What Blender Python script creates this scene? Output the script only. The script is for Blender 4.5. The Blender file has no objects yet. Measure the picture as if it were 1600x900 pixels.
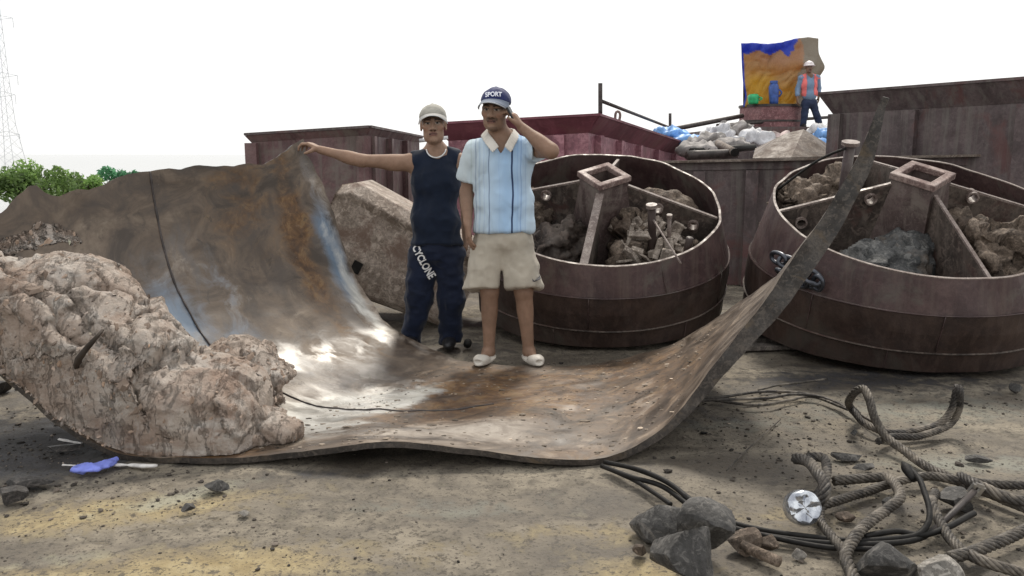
import bpy, bmesh, math, random
import numpy as np
from mathutils import Vector, Matrix

random.seed(7)
rng = np.random.default_rng(7)
S = bpy.context.scene
C = S.collection

# ------------------------------------------------------------------ camera
FPX, CAM_H, HORIZON = 1300.0, 1.32, 240.0
PITCH = math.atan((450 - HORIZON) / FPX)
cam_d = bpy.data.cameras.new('camera')
cam_d.sensor_width = 36.0
cam_d.lens = 36.0 * FPX / 1600.0
cam_d.clip_start = 0.05
cam_d.clip_end = 6000.0
cam = bpy.data.objects.new('camera', cam_d)
C.objects.link(cam)
cam.location = (0, 0, CAM_H)
cam.rotation_euler = (math.pi / 2 - PITCH, 0, 0)
S.camera = cam

# ------------------------------------------------------------------ sky (thin bright overcast) and sun behind the scene
SUN_EL, SUN_AZ = math.radians(50), math.radians(12)      # azimuth measured from +Y towards +X
w = bpy.data.worlds.new('World')
S.world = w
w.use_nodes = True
nt = w.node_tree
nt.nodes.clear()
wo = nt.nodes.new('ShaderNodeOutputWorld')
bg = nt.nodes.new('ShaderNodeBackground')
sky = nt.nodes.new('ShaderNodeTexSky')
sky.sky_type = 'NISHITA'
sky.sun_disc = False
sky.sun_elevation = SUN_EL
sky.sun_rotation = SUN_AZ
sky.air_density = 1.0
sky.dust_density = 2.0
hs = nt.nodes.new('ShaderNodeHueSaturation')
hs.inputs['Saturation'].default_value = 0.25
mx = nt.nodes.new('ShaderNodeMixRGB')
mx.inputs[0].default_value = 0.72
mx.inputs[2].default_value = (11.8, 11.8, 11.7, 1)       # the even white of the cloud layer
nt.links.new(sky.outputs[0], hs.inputs['Color'])
nt.links.new(hs.outputs[0], mx.inputs[1])
nt.links.new(mx.outputs[0], bg.inputs['Color'])
bg.inputs['Strength'].default_value = 0.11
nt.links.new(bg.outputs[0], wo.inputs['Surface'])

sun_d = bpy.data.lights.new('sun', 'SUN')
sun_d.energy = 2.6
sun_d.angle = math.radians(11)
sun_d.color = (1.0, 0.92, 0.80)
sun = bpy.data.objects.new('sun', sun_d)
C.objects.link(sun)
sd = Vector((math.sin(SUN_AZ) * math.cos(SUN_EL), math.cos(SUN_AZ) * math.cos(SUN_EL), math.sin(SUN_EL)))
sun.rotation_euler = sd.to_track_quat('Z', 'Y').to_euler()
sun.location = sd * 30

S.view_settings.view_transform = 'Standard'
S.view_settings.look = 'None'
S.view_settings.gamma = 1.0
S.view_settings.exposure = 0.0
S.view_settings.use_curve_mapping = False
S.render.engine = 'CYCLES'
S.cycles.max_bounces = 6
S.cycles.diffuse_bounces = 3
S.cycles.glossy_bounces = 3
S.cycles.use_denoising = True

# ------------------------------------------------------------------ measuring helpers
cP, sP = math.cos(PITCH), math.sin(PITCH)
def ray(px, py):
    u, v = (px - 800) / FPX, (450 - py) / FPX
    return Vector((u, cP + v * sP, -sP + v * cP))
def P(px, py, Y):
    d = ray(px, py)
    return Vector((0, 0, CAM_H)) + d * (Y / d.y)
def G(px, py, z=0.0):
    d = ray(px, py)
    return Vector((0, 0, CAM_H)) + d * ((z - CAM_H) / d.z)

# ------------------------------------------------------------------ numpy noise
def _hash(ix, iy, iz, seed):
    h = (ix.astype(np.int64) * 374761393 + iy.astype(np.int64) * 668265263 + iz.astype(np.int64) * 2147483647 + seed * 1274126177) & 0xffffffff
    h = ((h ^ (h >> 13)) * 1274126177) & 0xffffffff
    h = ((h ^ (h >> 16)) * 2246822519) & 0xffffffff
    return ((h ^ (h >> 15)) & 0xffff) / 32767.5 - 1.0
def vnoise(p, seed=0):
    p = np.asarray(p, float)
    f = np.floor(p); t = p - f; i = f.astype(np.int64)
    t = t * t * t * (t * (t * 6 - 15) + 10)
    o = 0
    for a in (0, 1):
        wx = t[..., 0] if a else 1 - t[..., 0]
        for b in (0, 1):
            wy = t[..., 1] if b else 1 - t[..., 1]
            for c in (0, 1):
                wz = t[..., 2] if c else 1 - t[..., 2]
                o = o + wx * wy * wz * _hash(i[..., 0] + a, i[..., 1] + b, i[..., 2] + c, seed)
    return o
def fbm(p, oct=4, seed=0, gain=0.5):
    p = np.asarray(p, float); o = 0; a = 1.0
    for k in range(oct):
        o = o + a * vnoise(p, seed + k); p = p * 2.03 + 11.3; a *= gain
    return o
def ridged(p, oct=3, seed=0):
    p = np.asarray(p, float); o = 0; a = 1.0
    for k in range(oct):
        o = o + a * (1 - 2 * np.abs(vnoise(p, seed + k))); p = p * 2.1 + 5.7; a *= 0.5
    return o

# ------------------------------------------------------------------ objects
ORI = {}
def put(o, label=None, cat=None, group=None, kind=None):
    if label: o['label'] = label
    if cat: o['category'] = cat
    if group: o['group'] = group
    if kind: o['kind'] = kind
    return o
def thing(name, loc, label, cat, group=None):
    o = bpy.data.objects.new(name, None)
    o.empty_display_size = 0.1
    C.objects.link(o)
    o.location = loc
    ORI[o] = Vector(loc)
    return put(o, label, cat, group)
def mk(name, verts, faces, mat, parent=None, smooth=True, cols=None, origin=None):
    V = np.asarray(verts, float)
    org = ORI[parent] if parent is not None else (Vector(origin) if origin is not None else Vector((0, 0, 0)))
    me = bpy.data.meshes.new(name)
    me.from_pydata((V - np.array(org)).tolist(), [], [list(map(int, f)) for f in faces])
    if smooth is True:
        me.polygons.foreach_set('use_smooth', [True] * len(me.polygons))
    me.validate()
    if cols is not None and len(cols) == len(me.vertices):
        at = me.attributes.new('Col', 'FLOAT_COLOR', 'POINT')
        cc = np.ones((len(V), 4)); cc[:, :3] = np.asarray(cols)[:, :3]
        at.data.foreach_set('color', cc.ravel())
    me.update()
    o = bpy.data.objects.new(name, me)
    for m in (mat if isinstance(mat, (list, tuple)) else [mat]):
        me.materials.append(m)
    C.objects.link(o)
    if parent is not None:
        o.parent = parent
    else:
        o.location = org
    ORI[o] = org
    return o
def bev(o, width=0.01, seg=2, ang=35):
    m = o.modifiers.new('bevel', 'BEVEL')
    m.width = width; m.segments = seg; m.limit_method = 'ANGLE'; m.angle_limit = math.radians(ang)
    return o

class MB:
    """collects shapes for one mesh"""
    def __init__(self): self.v, self.f = [], []
    def add(self, v, f):
        n = len(self.v); self.v += [tuple(x) for x in v]; self.f += [tuple(n + i for i in q) for q in f]; return self
    def box(self, c, size, R=None):
        hx, hy, hz = size[0] / 2, size[1] / 2, size[2] / 2
        pts = [Vector((x, y, z)) for x in (-hx, hx) for y in (-hy, hy) for z in (-hz, hz)]
        if R is not None: pts = [R @ p for p in pts]
        pts = [Vector(c) + p for p in pts]
        return self.add(pts, [(0, 1, 3, 2), (4, 6, 7, 5), (0, 4, 5, 1), (2, 3, 7, 6), (0, 2, 6, 4), (1, 5, 7, 3)])
    def hexa(self, p):          # 8 points: bottom ring 0-3, top ring 4-7
        return self.add(p, [(0, 3, 2, 1), (4, 5, 6, 7), (0, 1, 5, 4), (1, 2, 6, 5), (2, 3, 7, 6), (3, 0, 4, 7)])
    def bar(self, a, b, wd, th, up=Vector((0, 0, 1))):
        a, b = Vector(a), Vector(b); d = (b - a).normalized()
        s = d.cross(up); s = s.normalized() if s.length > 1e-5 else Vector((1, 0, 0)); u = s.cross(d)
        s *= wd / 2; u *= th / 2
        return self.hexa([a - s - u, a + s - u, b + s - u, b - s - u, a - s + u, a + s + u, b + s + u, b - s + u])
    def tube(self, path, r, n=10, cap=True):
        v, f = tube_geo(path, r, n, cap); return self.add(v, f)
    def prism(self, poly, a, b):   # poly points in plane at origin, translated by a and b
        n = len(poly); a, b = Vector(a), Vector(b)
        v = [Vector(p) + a for p in poly] + [Vector(p) + b for p in poly]
        f = [tuple(range(n))[::-1], tuple(range(n, 2 * n))] + [(i, (i + 1) % n, n + (i + 1) % n, n + i) for i in range(n)]
        return self.add(v, f)
    def build(self, name, mat, parent=None, smooth=False, **k):
        return mk(name, self.v, self.f, mat, parent, smooth, **k)

def spline(pts, n, closed=False):
    """Catmull-Rom through pts -> n samples evenly spaced"""
    p = np.array([list(q) for q in pts], float)
    q = np.vstack([2 * p[0] - p[1], p, 2 * p[-1] - p[-2]])
    out = []
    m = max(4, int(6 * n / len(p)))
    for i in range(1, len(q) - 2):
        t = np.linspace(0, 1, m, endpoint=False)[:, None]
        a, b, c, d = q[i - 1], q[i], q[i + 1], q[i + 2]
        out.append(0.5 * (2 * b + (c - a) * t + (2 * a - 5 * b + 4 * c - d) * t ** 2 + (3 * b - a - 3 * c + d) * t ** 3))
    out = np.vstack(out + [p[-1:]])
    s = np.concatenate([[0], np.cumsum(np.linalg.norm(np.diff(out, axis=0), axis=1))])
    t = np.linspace(0, s[-1], n)
    return np.stack([np.interp(t, s, out[:, k]) for k in range(3)], 1)
def frames(path):
    p = np.asarray(path, float)
    T = np.gradient(p, axis=0); T /= np.linalg.norm(T, axis=1)[:, None] + 1e-12
    N = np.zeros_like(p)
    a = np.array([0, 0, 1.0]) if abs(T[0][2]) < 0.9 else np.array([1.0, 0, 0])
    n = np.cross(T[0], a); n /= np.linalg.norm(n); N[0] = n
    for i in range(1, len(p)):
        n = N[i - 1] - T[i] * np.dot(N[i - 1], T[i]); N[i] = n / (np.linalg.norm(n) + 1e-12)
    return T, N, np.cross(T, N)
def tube_geo(path, r, n=10, cap=True):
    p = np.asarray([list(q) for q in path], float)
    T, N, B = frames(p)
    r = np.broadcast_to(np.asarray(r, float), (len(p),))
    a = np.linspace(0, 2 * np.pi, n, endpoint=False)
    v = (p[:, None] + r[:, None, None] * (np.cos(a)[None, :, None] * N[:, None] + np.sin(a)[None, :, None] * B[:, None])).reshape(-1, 3)
    f = [(i * n + j, i * n + (j + 1) % n, (i + 1) * n + (j + 1) % n, (i + 1) * n + j) for i in range(len(p) - 1) for j in range(n)]
    if cap: f += [tuple(range(n))[::-1], tuple((len(p) - 1) * n + j for j in range(n))]
    return v, f
def rope_geo(path, R, pitch, ns=6, n=6):
    p = np.asarray(path, float); T, N, B = frames(p)
    s = np.concatenate([[0], np.cumsum(np.linalg.norm(np.diff(p, axis=0), axis=1))])
    V, F = [], []
    for k in range(ns):
        a = s / pitch * 2 * np.pi + k * 2 * np.pi / ns
        q = p + R * 0.62 * (np.cos(a)[:, None] * N + np.sin(a)[:, None] * B)
        v, f = tube_geo(q, R * 0.40, n)
        b = len(V); V += v.tolist(); F += [tuple(b + i for i in g) for g in f]
    v, f = tube_geo(p, R * 0.45, 6); b = len(V); V += v.tolist(); F += [tuple(b + i for i in g) for g in f]
    return V, F

# ------------------------------------------------------------------ signed-distance modelling (one continuous surface)
class SDF:
    def __init__(self): self.ops = []
    def _add(self, fn, lo, hi, op, k): self.ops.append((fn, np.array(lo, float), np.array(hi, float), op, k)); return self
    def cone(self, a, b, ra, rb, k=0.02, op='u'):
        a, b = np.array(a, float), np.array(b, float); d = b - a; L2 = max(d @ d, 1e-9)
        def fn(X, Y, Z):
            t = np.clip(((X - a[0]) * d[0] + (Y - a[1]) * d[1] + (Z - a[2]) * d[2]) / L2, 0, 1)
            return np.sqrt((X - a[0] - t * d[0]) ** 2 + (Y - a[1] - t * d[1]) ** 2 + (Z - a[2] - t * d[2]) ** 2) - (ra + (rb - ra) * t)
        r = max(ra, rb)
        return self._add(fn, np.minimum(a, b) - r, np.maximum(a, b) + r, op, k)
    def ell(self, c, r, k=0.02, op='u', R=None):
        c, r = np.array(c, float), np.array(r, float)
        M = None if R is None else np.array(R.to_3x3().transposed())
        def fn(X, Y, Z):
            x, y, z = X - c[0], Y - c[1], Z - c[2]
            if M is not None:
                x, y, z = M[0, 0] * x + M[0, 1] * y + M[0, 2] * z, M[1, 0] * x + M[1, 1] * y + M[1, 2] * z, M[2, 0] * x + M[2, 1] * y + M[2, 2] * z
            k0 = np.sqrt((x / r[0]) ** 2 + (y / r[1]) ** 2 + (z / r[2]) ** 2)
            k1 = np.sqrt((x / r[0] ** 2) ** 2 + (y / r[1] ** 2) ** 2 + (z / r[2] ** 2) ** 2) + 1e-9
            return np.where(k0 < 1e-4, -r.min(), k0 * (k0 - 1) / k1)
        m = r if M is None else np.full(3, r.max())
        return self._add(fn, c - m, c + m, op, k)
    def half(self, c, n, k=0.004, op='i'):      # keep the side n points away from
        c, n = np.array(c, float), np.array(n, float); n = n / np.linalg.norm(n)
        def fn(X, Y, Z): return (X - c[0]) * n[0] + (Y - c[1]) * n[1] + (Z - c[2]) * n[2]
        return self._add(fn, [-99] * 3, [99] * 3, op, k)
    def fn(self, f, lo=(-99,) * 3, hi=(99,) * 3, op='u', k=0.01): return self._add(f, lo, hi, op, k)
    @staticmethod
    def _mix(a, b, op, k):
        if op == 'u':
            h = np.clip(0.5 + 0.5 * (b - a) / k, 0, 1); return b + (a - b) * h - k * h * (1 - h)
        if op == 'i':
            h = np.clip(0.5 - 0.5 * (b - a) / k, 0, 1); return b + (a - b) * h + k * h * (1 - h)
        b = -b
        h = np.clip(0.5 - 0.5 * (b - a) / k, 0, 1); return b + (a - b) * h + k * h * (1 - h)
    def at(self, p):
        X, Y, Z = p[..., 0], p[..., 1], p[..., 2]
        F = np.full(X.shape, 10.0)
        for fn, lo, hi, op, k in self.ops: F = self._mix(F, fn(X, Y, Z), op, k)
        return F
    def grid(self, xs, ys, zs):
        F = np.full((len(xs), len(ys), len(zs)), 10.0, np.float32)
        for fn, lo, hi, op, k in self.ops:
            m = k + 0.03
            sl = []
            for ax, l, h in ((xs, lo[0], hi[0]), (ys, lo[1], hi[1]), (zs, lo[2], hi[2])):
                i0, i1 = np.searchsorted(ax, l - m), np.searchsorted(ax, h + m)
                sl.append(slice(i0, max(i1, i0)))
            if any(s.start >= s.stop for s in sl): continue
            X, Y, Z = (xs[sl[0]][:, None, None].astype(np.float32), ys[sl[1]][None, :, None].astype(np.float32), zs[sl[2]][None, None, :].astype(np.float32))
            F[tuple(sl)] = self._mix(F[tuple(sl)], fn(X, Y, Z), op, k)
        return F
    def mesh(self, lo, hi, h, fine=None):
        """fine: list of (axis, lo, hi, step) zones with a denser grid"""
        ax = []
        for k in range(3):
            z = [(lo[k], hi[k], h)]
            pts = [lo[k]]
            zones = sorted([(a, b, s) for (q, a, b, s) in (fine or []) if q == k])
            x = lo[k]
            while x < hi[k]:
                st = h
                for a, b, s in zones:
                    if a <= x < b: st = s
                x += st; pts.append(x)
            ax.append(np.array(pts))
        return surface_nets(self.grid(*ax), *ax)
def surface_nets(F, xs, ys, zs):
    s = F < 0
    cnt = np.zeros(tuple(n - 1 for n in F.shape), np.int8)
    corners = [(a, b, c) for a in (0, 1) for b in (0, 1) for c in (0, 1)]
    for a, b, c in corners:
        cnt += s[a:F.shape[0] - 1 + a, b:F.shape[1] - 1 + b, c:F.shape[2] - 1 + c]
    act = (cnt > 0) & (cnt < 8)
    I = np.argwhere(act)
    vid = np.full(act.shape, -1, np.int64); vid[act] = np.arange(len(I))
    ax = (xs, ys, zs)
    acc = np.zeros((len(I), 3)); n = np.zeros(len(I))
    for i, ca in enumerate(corners):
        for cb in corners[i + 1:]:
            df = [cb[k] - ca[k] for k in range(3)]
            if sum(map(abs, df)) != 1: continue
            fa = F[I[:, 0] + ca[0], I[:, 1] + ca[1], I[:, 2] + ca[2]].astype(float)
            fb = F[I[:, 0] + cb[0], I[:, 1] + cb[1], I[:, 2] + cb[2]].astype(float)
            m = (fa < 0) != (fb < 0)
            t = np.where(m, fa / np.where(m, fa - fb, 1), 0)
            pa = np.stack([ax[k][I[:, k] + ca[k]] for k in range(3)], 1)
            pb = np.stack([ax[k][I[:, k] + cb[k]] for k in range(3)], 1)
            acc += np.where(m[:, None], pa + (pb - pa) * t[:, None], 0); n += m
    V = acc / n[:, None]
    Q = []
    for k in range(3):
        o1, o2 = [(1, 2), (2, 0), (0, 1)][k]
        sh = list(F.shape)
        a = [slice(None)] * 3; b = [slice(None)] * 3
        a[k] = slice(0, sh[k] - 1); b[k] = slice(1, sh[k])
        a[o1] = b[o1] = slice(1, sh[o1] - 1); a[o2] = b[o2] = slice(1, sh[o2] - 1)
        sa, sb = s[tuple(a)], s[tuple(b)]
        for flip in (0, 1):
            E = np.argwhere((sa & ~sb) if not flip else (~sa & sb))
            if not len(E): continue
            E[:, o1] += 1; E[:, o2] += 1
            def idx(d1, d2):
                e = E.copy(); e[:, o1] += d1; e[:, o2] += d2
                return vid[e[:, 0], e[:, 1], e[:, 2]]
            q = np.stack([idx(-1, -1), idx(0, -1), idx(0, 0), idx(-1, 0)], 1)
            Q.append(q if not flip else q[:, ::-1])
    return V, np.vstack(Q)
def vnormals(V, Q):
    V = np.asarray(V, float); Q = np.asarray(Q)
    n = np.cross(V[Q[:, 2]] - V[Q[:, 0]], V[Q[:, 3]] - V[Q[:, 1]]) if Q.shape[1] == 4 else np.cross(V[Q[:, 1]] - V[Q[:, 0]], V[Q[:, 2]] - V[Q[:, 0]])
    N = np.zeros_like(V)
    for k in range(Q.shape[1]): np.add.at(N, Q[:, k], n)
    return N / (np.linalg.norm(N, axis=1)[:, None] + 1e-12)
def relax(V, Q, it=1, amt=0.5):
    V = np.array(V, float); Q = np.asarray(Q)
    for _ in range(it):
        A = np.zeros_like(V); n = np.zeros(len(V))
        for k in range(4):
            for d in (1, 3):
                np.add.at(A, Q[:, k], V[Q[:, (k + d) % 4]]); np.add.at(n, Q[:, k], 1)
        V += amt * (A / np.maximum(n, 1)[:, None] - V)
    return V

# ------------------------------------------------------------------ materials
MATS = {}
def lin(r, g, b): return tuple((c / 12.92 if c <= 0.04045 else ((c + 0.055) / 1.055) ** 2.4) for c in (r / 255, g / 255, b / 255)) + (1,)
def material(name):
    m = bpy.data.materials.new(name); m.use_nodes = True
    t = m.node_tree; t.nodes.clear()
    o = t.nodes.new('ShaderNodeOutputMaterial'); b = t.nodes.new('ShaderNodeBsdfPrincipled')
    t.links.new(b.outputs[0], o.inputs[0])
    MATS[name] = m
    return m, t, b
def nz(t, scale, detail=5, rough=0.55, vec=None, dist=0.0):
    n = t.nodes.new('ShaderNodeTexNoise'); n.inputs['Scale'].default_value = scale
    n.inputs['Detail'].default_value = detail; n.inputs['Roughness'].default_value = rough; n.inputs['Distortion'].default_value = dist
    if vec is not None: t.links.new(vec, n.inputs['Vector'])
    m = t.nodes.new('ShaderNodeMath'); m.operation = 'MULTIPLY_ADD'; m.use_clamp = True
    m.inputs[1].default_value = 1.75; m.inputs[2].default_value = -0.375; t.links.new(n.outputs['Fac'], m.inputs[0])
    return m.outputs[0]
def ramp(t, fac, stops, interp='LINEAR'):
    r = t.nodes.new('ShaderNodeValToRGB'); e = r.color_ramp.elements; r.color_ramp.interpolation = interp
    while len(e) < len(stops): e.new(0.5)
    for k, (p, c) in enumerate(stops):
        e[k].position = p; e[k].color = c if isinstance(c, tuple) else (c, c, c, 1)
    t.links.new(fac, r.inputs[0]); return r.outputs[0]
def mixc(t, fac, a, b, mode='MIX'):
    m = t.nodes.new('ShaderNodeMixRGB'); m.blend_type = mode
    for s, v in ((m.inputs[0], fac), (m.inputs[1], a), (m.inputs[2], b)):
        if isinstance(v, (int, float)): s.default_value = v
        elif isinstance(v, tuple): s.default_value = v if len(v) == 4 else v + (1,)
        else: t.links.new(v, s)
    return m.outputs[0]
def math_(t, op, a, b=None, c=None):
    m = t.nodes.new('ShaderNodeMath'); m.operation = op
    for s, v in zip(m.inputs, (a, b, c)):
        if v is None: continue
        if isinstance(v, (int, float)): s.default_value = v
        else: t.links.new(v, s)
    return m.outputs[0]
def coords(t, scale=(1, 1, 1), rot=(0, 0, 0), kind='Object'):
    c = t.nodes.new('ShaderNodeTexCoord'); m = t.nodes.new('ShaderNodeMapping')
    m.inputs['Scale'].default_value = scale; m.inputs['Rotation'].default_value = rot
    t.links.new(c.outputs[kind], m.inputs[0]); return m.outputs[0]
def bump(t, b, h, strength=0.4, dist=0.02):
    n = t.nodes.new('ShaderNodeBump'); n.inputs['Strength'].default_value = strength; n.inputs['Distance'].default_value = dist
    t.links.new(h, n.inputs['Height']); t.links.new(n.outputs[0], b.inputs['Normal'])
def weathered(name, c1, c2, c3, scale=3.0, rough=(0.5, 0.85), metal=0.0, bs=0.35, bd=0.01, bscale=40, stain=None, sscale=1.2, sth=(0.52, 0.66), vstretch=(1, 1, 1), spec=0.5, streak=None, mott=1.0):
    """base tone from layered noise, stains in blotches, optional downward streaks, fine relief"""
    m, t, b = material(name)
    v = coords(t, vstretch)
    v0 = coords(t)
    n1 = nz(t, scale, 8, 0.62, v, 0.4)
    col = ramp(t, n1, [(0.30, c1), (0.5, c2), (0.70, c3)])
    fine = nz(t, scale * 14, 6, 0.75, v0)
    col = mixc(t, ramp(t, fine, [(0.40, 0.0), (0.66, 0.8 * mott)]), col, mixc(t, 0.75, col, tuple(q * .55 for q in c1[:3]) + (1,)))
    col = mixc(t, ramp(t, nz(t, scale * 5, 7, 0.7, v0, 1.0), [(0.54, 0.0), (0.68, 0.6 * mott)]), col, tuple(min(1, q * 1.35) for q in c3[:3]) + (1,))
    if stain:
        col = mixc(t, ramp(t, nz(t, sscale, 7, 0.65, v0, 0.8), [(sth[0], 0.0), (sth[1], 0.85)]), col, stain)
    if streak:
        sv = coords(t, (16, 16, 0.7))
        col = mixc(t, ramp(t, nz(t, 1.0, 5, 0.6, sv), [(0.50, 0.0), (0.75, 0.6)]), col, streak)
    t.links.new(col, b.inputs['Base Color'])
    rr = ramp(t, nz(t, scale * 1.7, 6, 0.6, v0), [(0.3, rough[0]), (0.7, rough[1])])
    t.links.new(rr, b.inputs['Roughness'])
    b.inputs['Metallic'].default_value = metal
    b.inputs['Specular IOR Level'].default_value = spec
    h = mixc(t, 0.5, nz(t, bscale, 6, 0.7, v), nz(t, bscale * 0.22, 5, 0.6, v0))
    bump(t, b, h, bs, bd)
    return m
def plain(name, c, rough=0.6, metal=0.0, var=0.25, scale=12, bs=0.15, bd=0.004, bscale=90):
    m, t, b = material(name)
    v = coords(t)
    d = tuple(x * (1 - var) for x in c[:3]) + (1,)
    l = tuple(min(1, x * (1 + var)) for x in c[:3]) + (1,)
    t.links.new(ramp(t, nz(t, scale, 6, 0.6, v), [(0.3, d), (0.7, l)]), b.inputs['Base Color'])
    b.inputs['Roughness'].default_value = rough; b.inputs['Metallic'].default_value = metal
    bump(t, b, nz(t, bscale, 5, 0.6, v), bs, bd)
    return m
def attr_col(name, rough=0.6, bs=0.2, bd=0.003, bscale=120, mul=None, sss=0.0, spec=0.5):
    m, t, b = material(name)
    a = t.nodes.new('ShaderNodeAttribute'); a.attribute_name = 'Col'
    v = coords(t)
    col = mixc(t, ramp(t, nz(t, 30, 5, 0.6, v), [(0.3, 0.0), (0.8, 0.35)]), a.outputs['Color'], mixc(t, 1.0, a.outputs['Color'], (0.6, 0.55, 0.5, 1), 'MULTIPLY'))
    t.links.new(col, b.inputs['Base Color'])
    b.inputs['Roughness'].default_value = rough
    b.inputs['Specular IOR Level'].default_value = spec
    if sss:
        b.inputs['Subsurface Weight'].default_value = sss; b.inputs['Subsurface Radius'].default_value = (0.01, 0.004, 0.002)
    bump(t, b, nz(t, bscale, 5, 0.6, v), bs, bd)
    return m
# ================================================================== THE SETTING
def grid_axis(zones):
    pts = [zones[0][0]]
    for a, b, s in zones:
        n = max(1, int(round((b - a) / s))); pts += list(np.linspace(a, b, n + 1)[1:])
    return np.array(pts)
def deck_height(x, y):
    p = np.stack([x, y, np.zeros_like(x)], -1)
    return 0.006 * fbm(p * 3.1, 3, 3) + 0.004 * fbm(p * 11, 3, 9) - 0.012

def build_deck():
    m, t, b = material('muddy_deck')
    a = t.nodes.new('ShaderNodeAttribute'); a.attribute_name = 'Col'
    sp = t.nodes.new('ShaderNodeSeparateColor'); t.links.new(a.outputs['Color'], sp.inputs[0])
    v = coords(t); vs = coords(t, (1, 2.2, 1), (0, 0, 0.5))
    n1 = nz(t, 1.3, 9, 0.62, vs, 0.6); n2 = nz(t, 9, 7, 0.65, v, 0.3); n3 = nz(t, 60, 4, 0.7, v)
    col = ramp(t, n1, [(0.22, (0.092, 0.077, 0.060, 1)), (0.48, (0.190, 0.164, 0.128, 1)), (0.78, (0.30, 0.263, 0.205, 1))])
    col = mixc(t, ramp(t, n2, [(0.40, 0.0), (0.68, 0.65)]), col, (0.085, 0.074, 0.061, 1))
    def mask(ch, lo, hi):
        return ramp(t, math_(t, 'ADD', math_(t, 'MULTIPLY', sp.outputs[ch], 0.9), math_(t, 'MULTIPLY', math_(t, 'SUBTRACT', n2, 0.5), 0.9)), [(lo, 0.0), (hi, 1.0)])
    col = mixc(t, math_(t, 'MULTIPLY', mask(0, 0.2, 0.75), 0.8), col, ramp(t, n2, [(0.3, (0.27, 0.20, 0.085, 1)), (0.7, (0.42, 0.34, 0.19, 1))]))
    col = mixc(t, math_(t, 'MULTIPLY', mask(2, 0.2, 0.8), 0.6), col, (0.30, 0.31, 0.26, 1))
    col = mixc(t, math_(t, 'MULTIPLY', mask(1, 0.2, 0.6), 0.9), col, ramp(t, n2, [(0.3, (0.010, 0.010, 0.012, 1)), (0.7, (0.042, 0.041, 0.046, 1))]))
    # pinhead specks of grit
    col = mixc(t, ramp(t, n3, [(0.62, 0.0), (0.70, 0.75)]), col, (0.05, 0.043, 0.036, 1))
    col = mixc(t, ramp(t, nz(t, 23, 5, 0.75, v), [(0.60, 0.0), (0.72, 0.8)]), col, (0.07, 0.06, 0.05, 1))
    t.links.new(col, b.inputs['Base Color'])
    t.links.new(ramp(t, n1, [(0.3, 0.55), (0.65, 0.92)]), b.inputs['Roughness'])
    b.inputs['Specular IOR Level'].default_value = 0.35
    bump(t, b, mixc(t, 0.5, n2, n3), 0.7, 0.012)
    xs = grid_axis([(-7, -4, 0.2), (-4, 4.5, 0.045), (4.5, 9, 0.2)])
    ys = grid_axis([(-3, 2.2, 0.3), (2.2, 6.5, 0.045), (6.5, 13, 0.2)])
    X, Y = np.meshgrid(xs, ys, indexing='ij')
    Z = deck_height(X, Y)
    V = np.stack([X, Y, Z], -1).reshape(-1, 3)
    nx, ny = len(xs), len(ys)
    i = np.arange(nx * ny).reshape(nx, ny)
    F = np.stack([i[:-1, :-1], i[1:, :-1], i[1:, 1:], i[:-1, 1:]], -1).reshape(-1, 4).tolist()
    col = np.zeros((len(V), 3))
    def blob(ch, px, py, rx, ry, amp=1.0, rot=0.0):
        g = G(px, py); dx, dy = V[:, 0] - g.x, V[:, 1] - g.y
        c, s = math.cos(rot), math.sin(rot); dx, dy = dx * c + dy * s, -dx * s + dy * c
        col[:, ch] = np.maximum(col[:, ch], amp * np.exp(-((dx / rx) ** 2 + (dy / ry) ** 2)))
    blob(0, 210, 790, .55, .14, .9, .25); blob(0, 80, 815, .4, .1, .8, .2); blob(0, 330, 880, .5, .16, 1.0, .1); blob(0, 120, 895, .5, .1, .7)
    blob(0, 1000, 885, .22, .1, .8); blob(0, 930, 830, .4, .12, .45); blob(0, 620, 860, .5, .1, .35); blob(0, 1250, 800, .3, .12, .4)
    blob(2, 270, 775, .28, .08, .9, .6); blob(2, 1520, 720, .5, .12, .8); blob(2, 700, 790, .4, .08, .5); blob(2, 1150, 660, .4, .1, .5)
    blob(2, 90, 870, .3, .05, .5, .3); blob(2, 1450, 640, .9, .25, .55)
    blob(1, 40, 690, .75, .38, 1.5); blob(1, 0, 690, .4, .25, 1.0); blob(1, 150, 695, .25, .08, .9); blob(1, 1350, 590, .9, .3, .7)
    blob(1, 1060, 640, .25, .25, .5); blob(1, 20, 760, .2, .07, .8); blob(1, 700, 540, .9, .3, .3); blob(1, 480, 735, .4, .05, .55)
    n = len(V)
    # steel sides of the barge under the deck
    k = [(-7, -3), (9, -3), (9, 13), (-7, 13)]
    ex = [(x, y, -0.02) for x, y in k] + [(x, y, -2.6) for x, y in k]
    V = np.vstack([V, ex]); F += [[n + a, n + (a + 1) % 4, n + 4 + (a + 1) % 4, n + 4 + a] for a in range(4)]
    col = np.vstack([col, np.zeros((8, 3))])
    put(mk('deck', V, F, m, None, True, cols=col), kind='structure')
build_deck()

def build_water():
    m, t, b = material('river_water')
    b.inputs['Base Color'].default_value = (0.30, 0.31, 0.30, 1); b.inputs['Roughness'].default_value = 0.12; b.inputs['IOR'].default_value = 1.33
    bump(t, b, nz(t, 0.6, 4, 0.6, coords(t)), 0.05, 0.1)
    mk('water', [(-3000, -3000, -2.5), (3000, -3000, -2.5), (3000, 3000, -2.5), (-3000, 3000, -2.5)], [(0, 1, 2, 3)], m, None, False)['kind'] = 'structure'
build_water()

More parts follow.
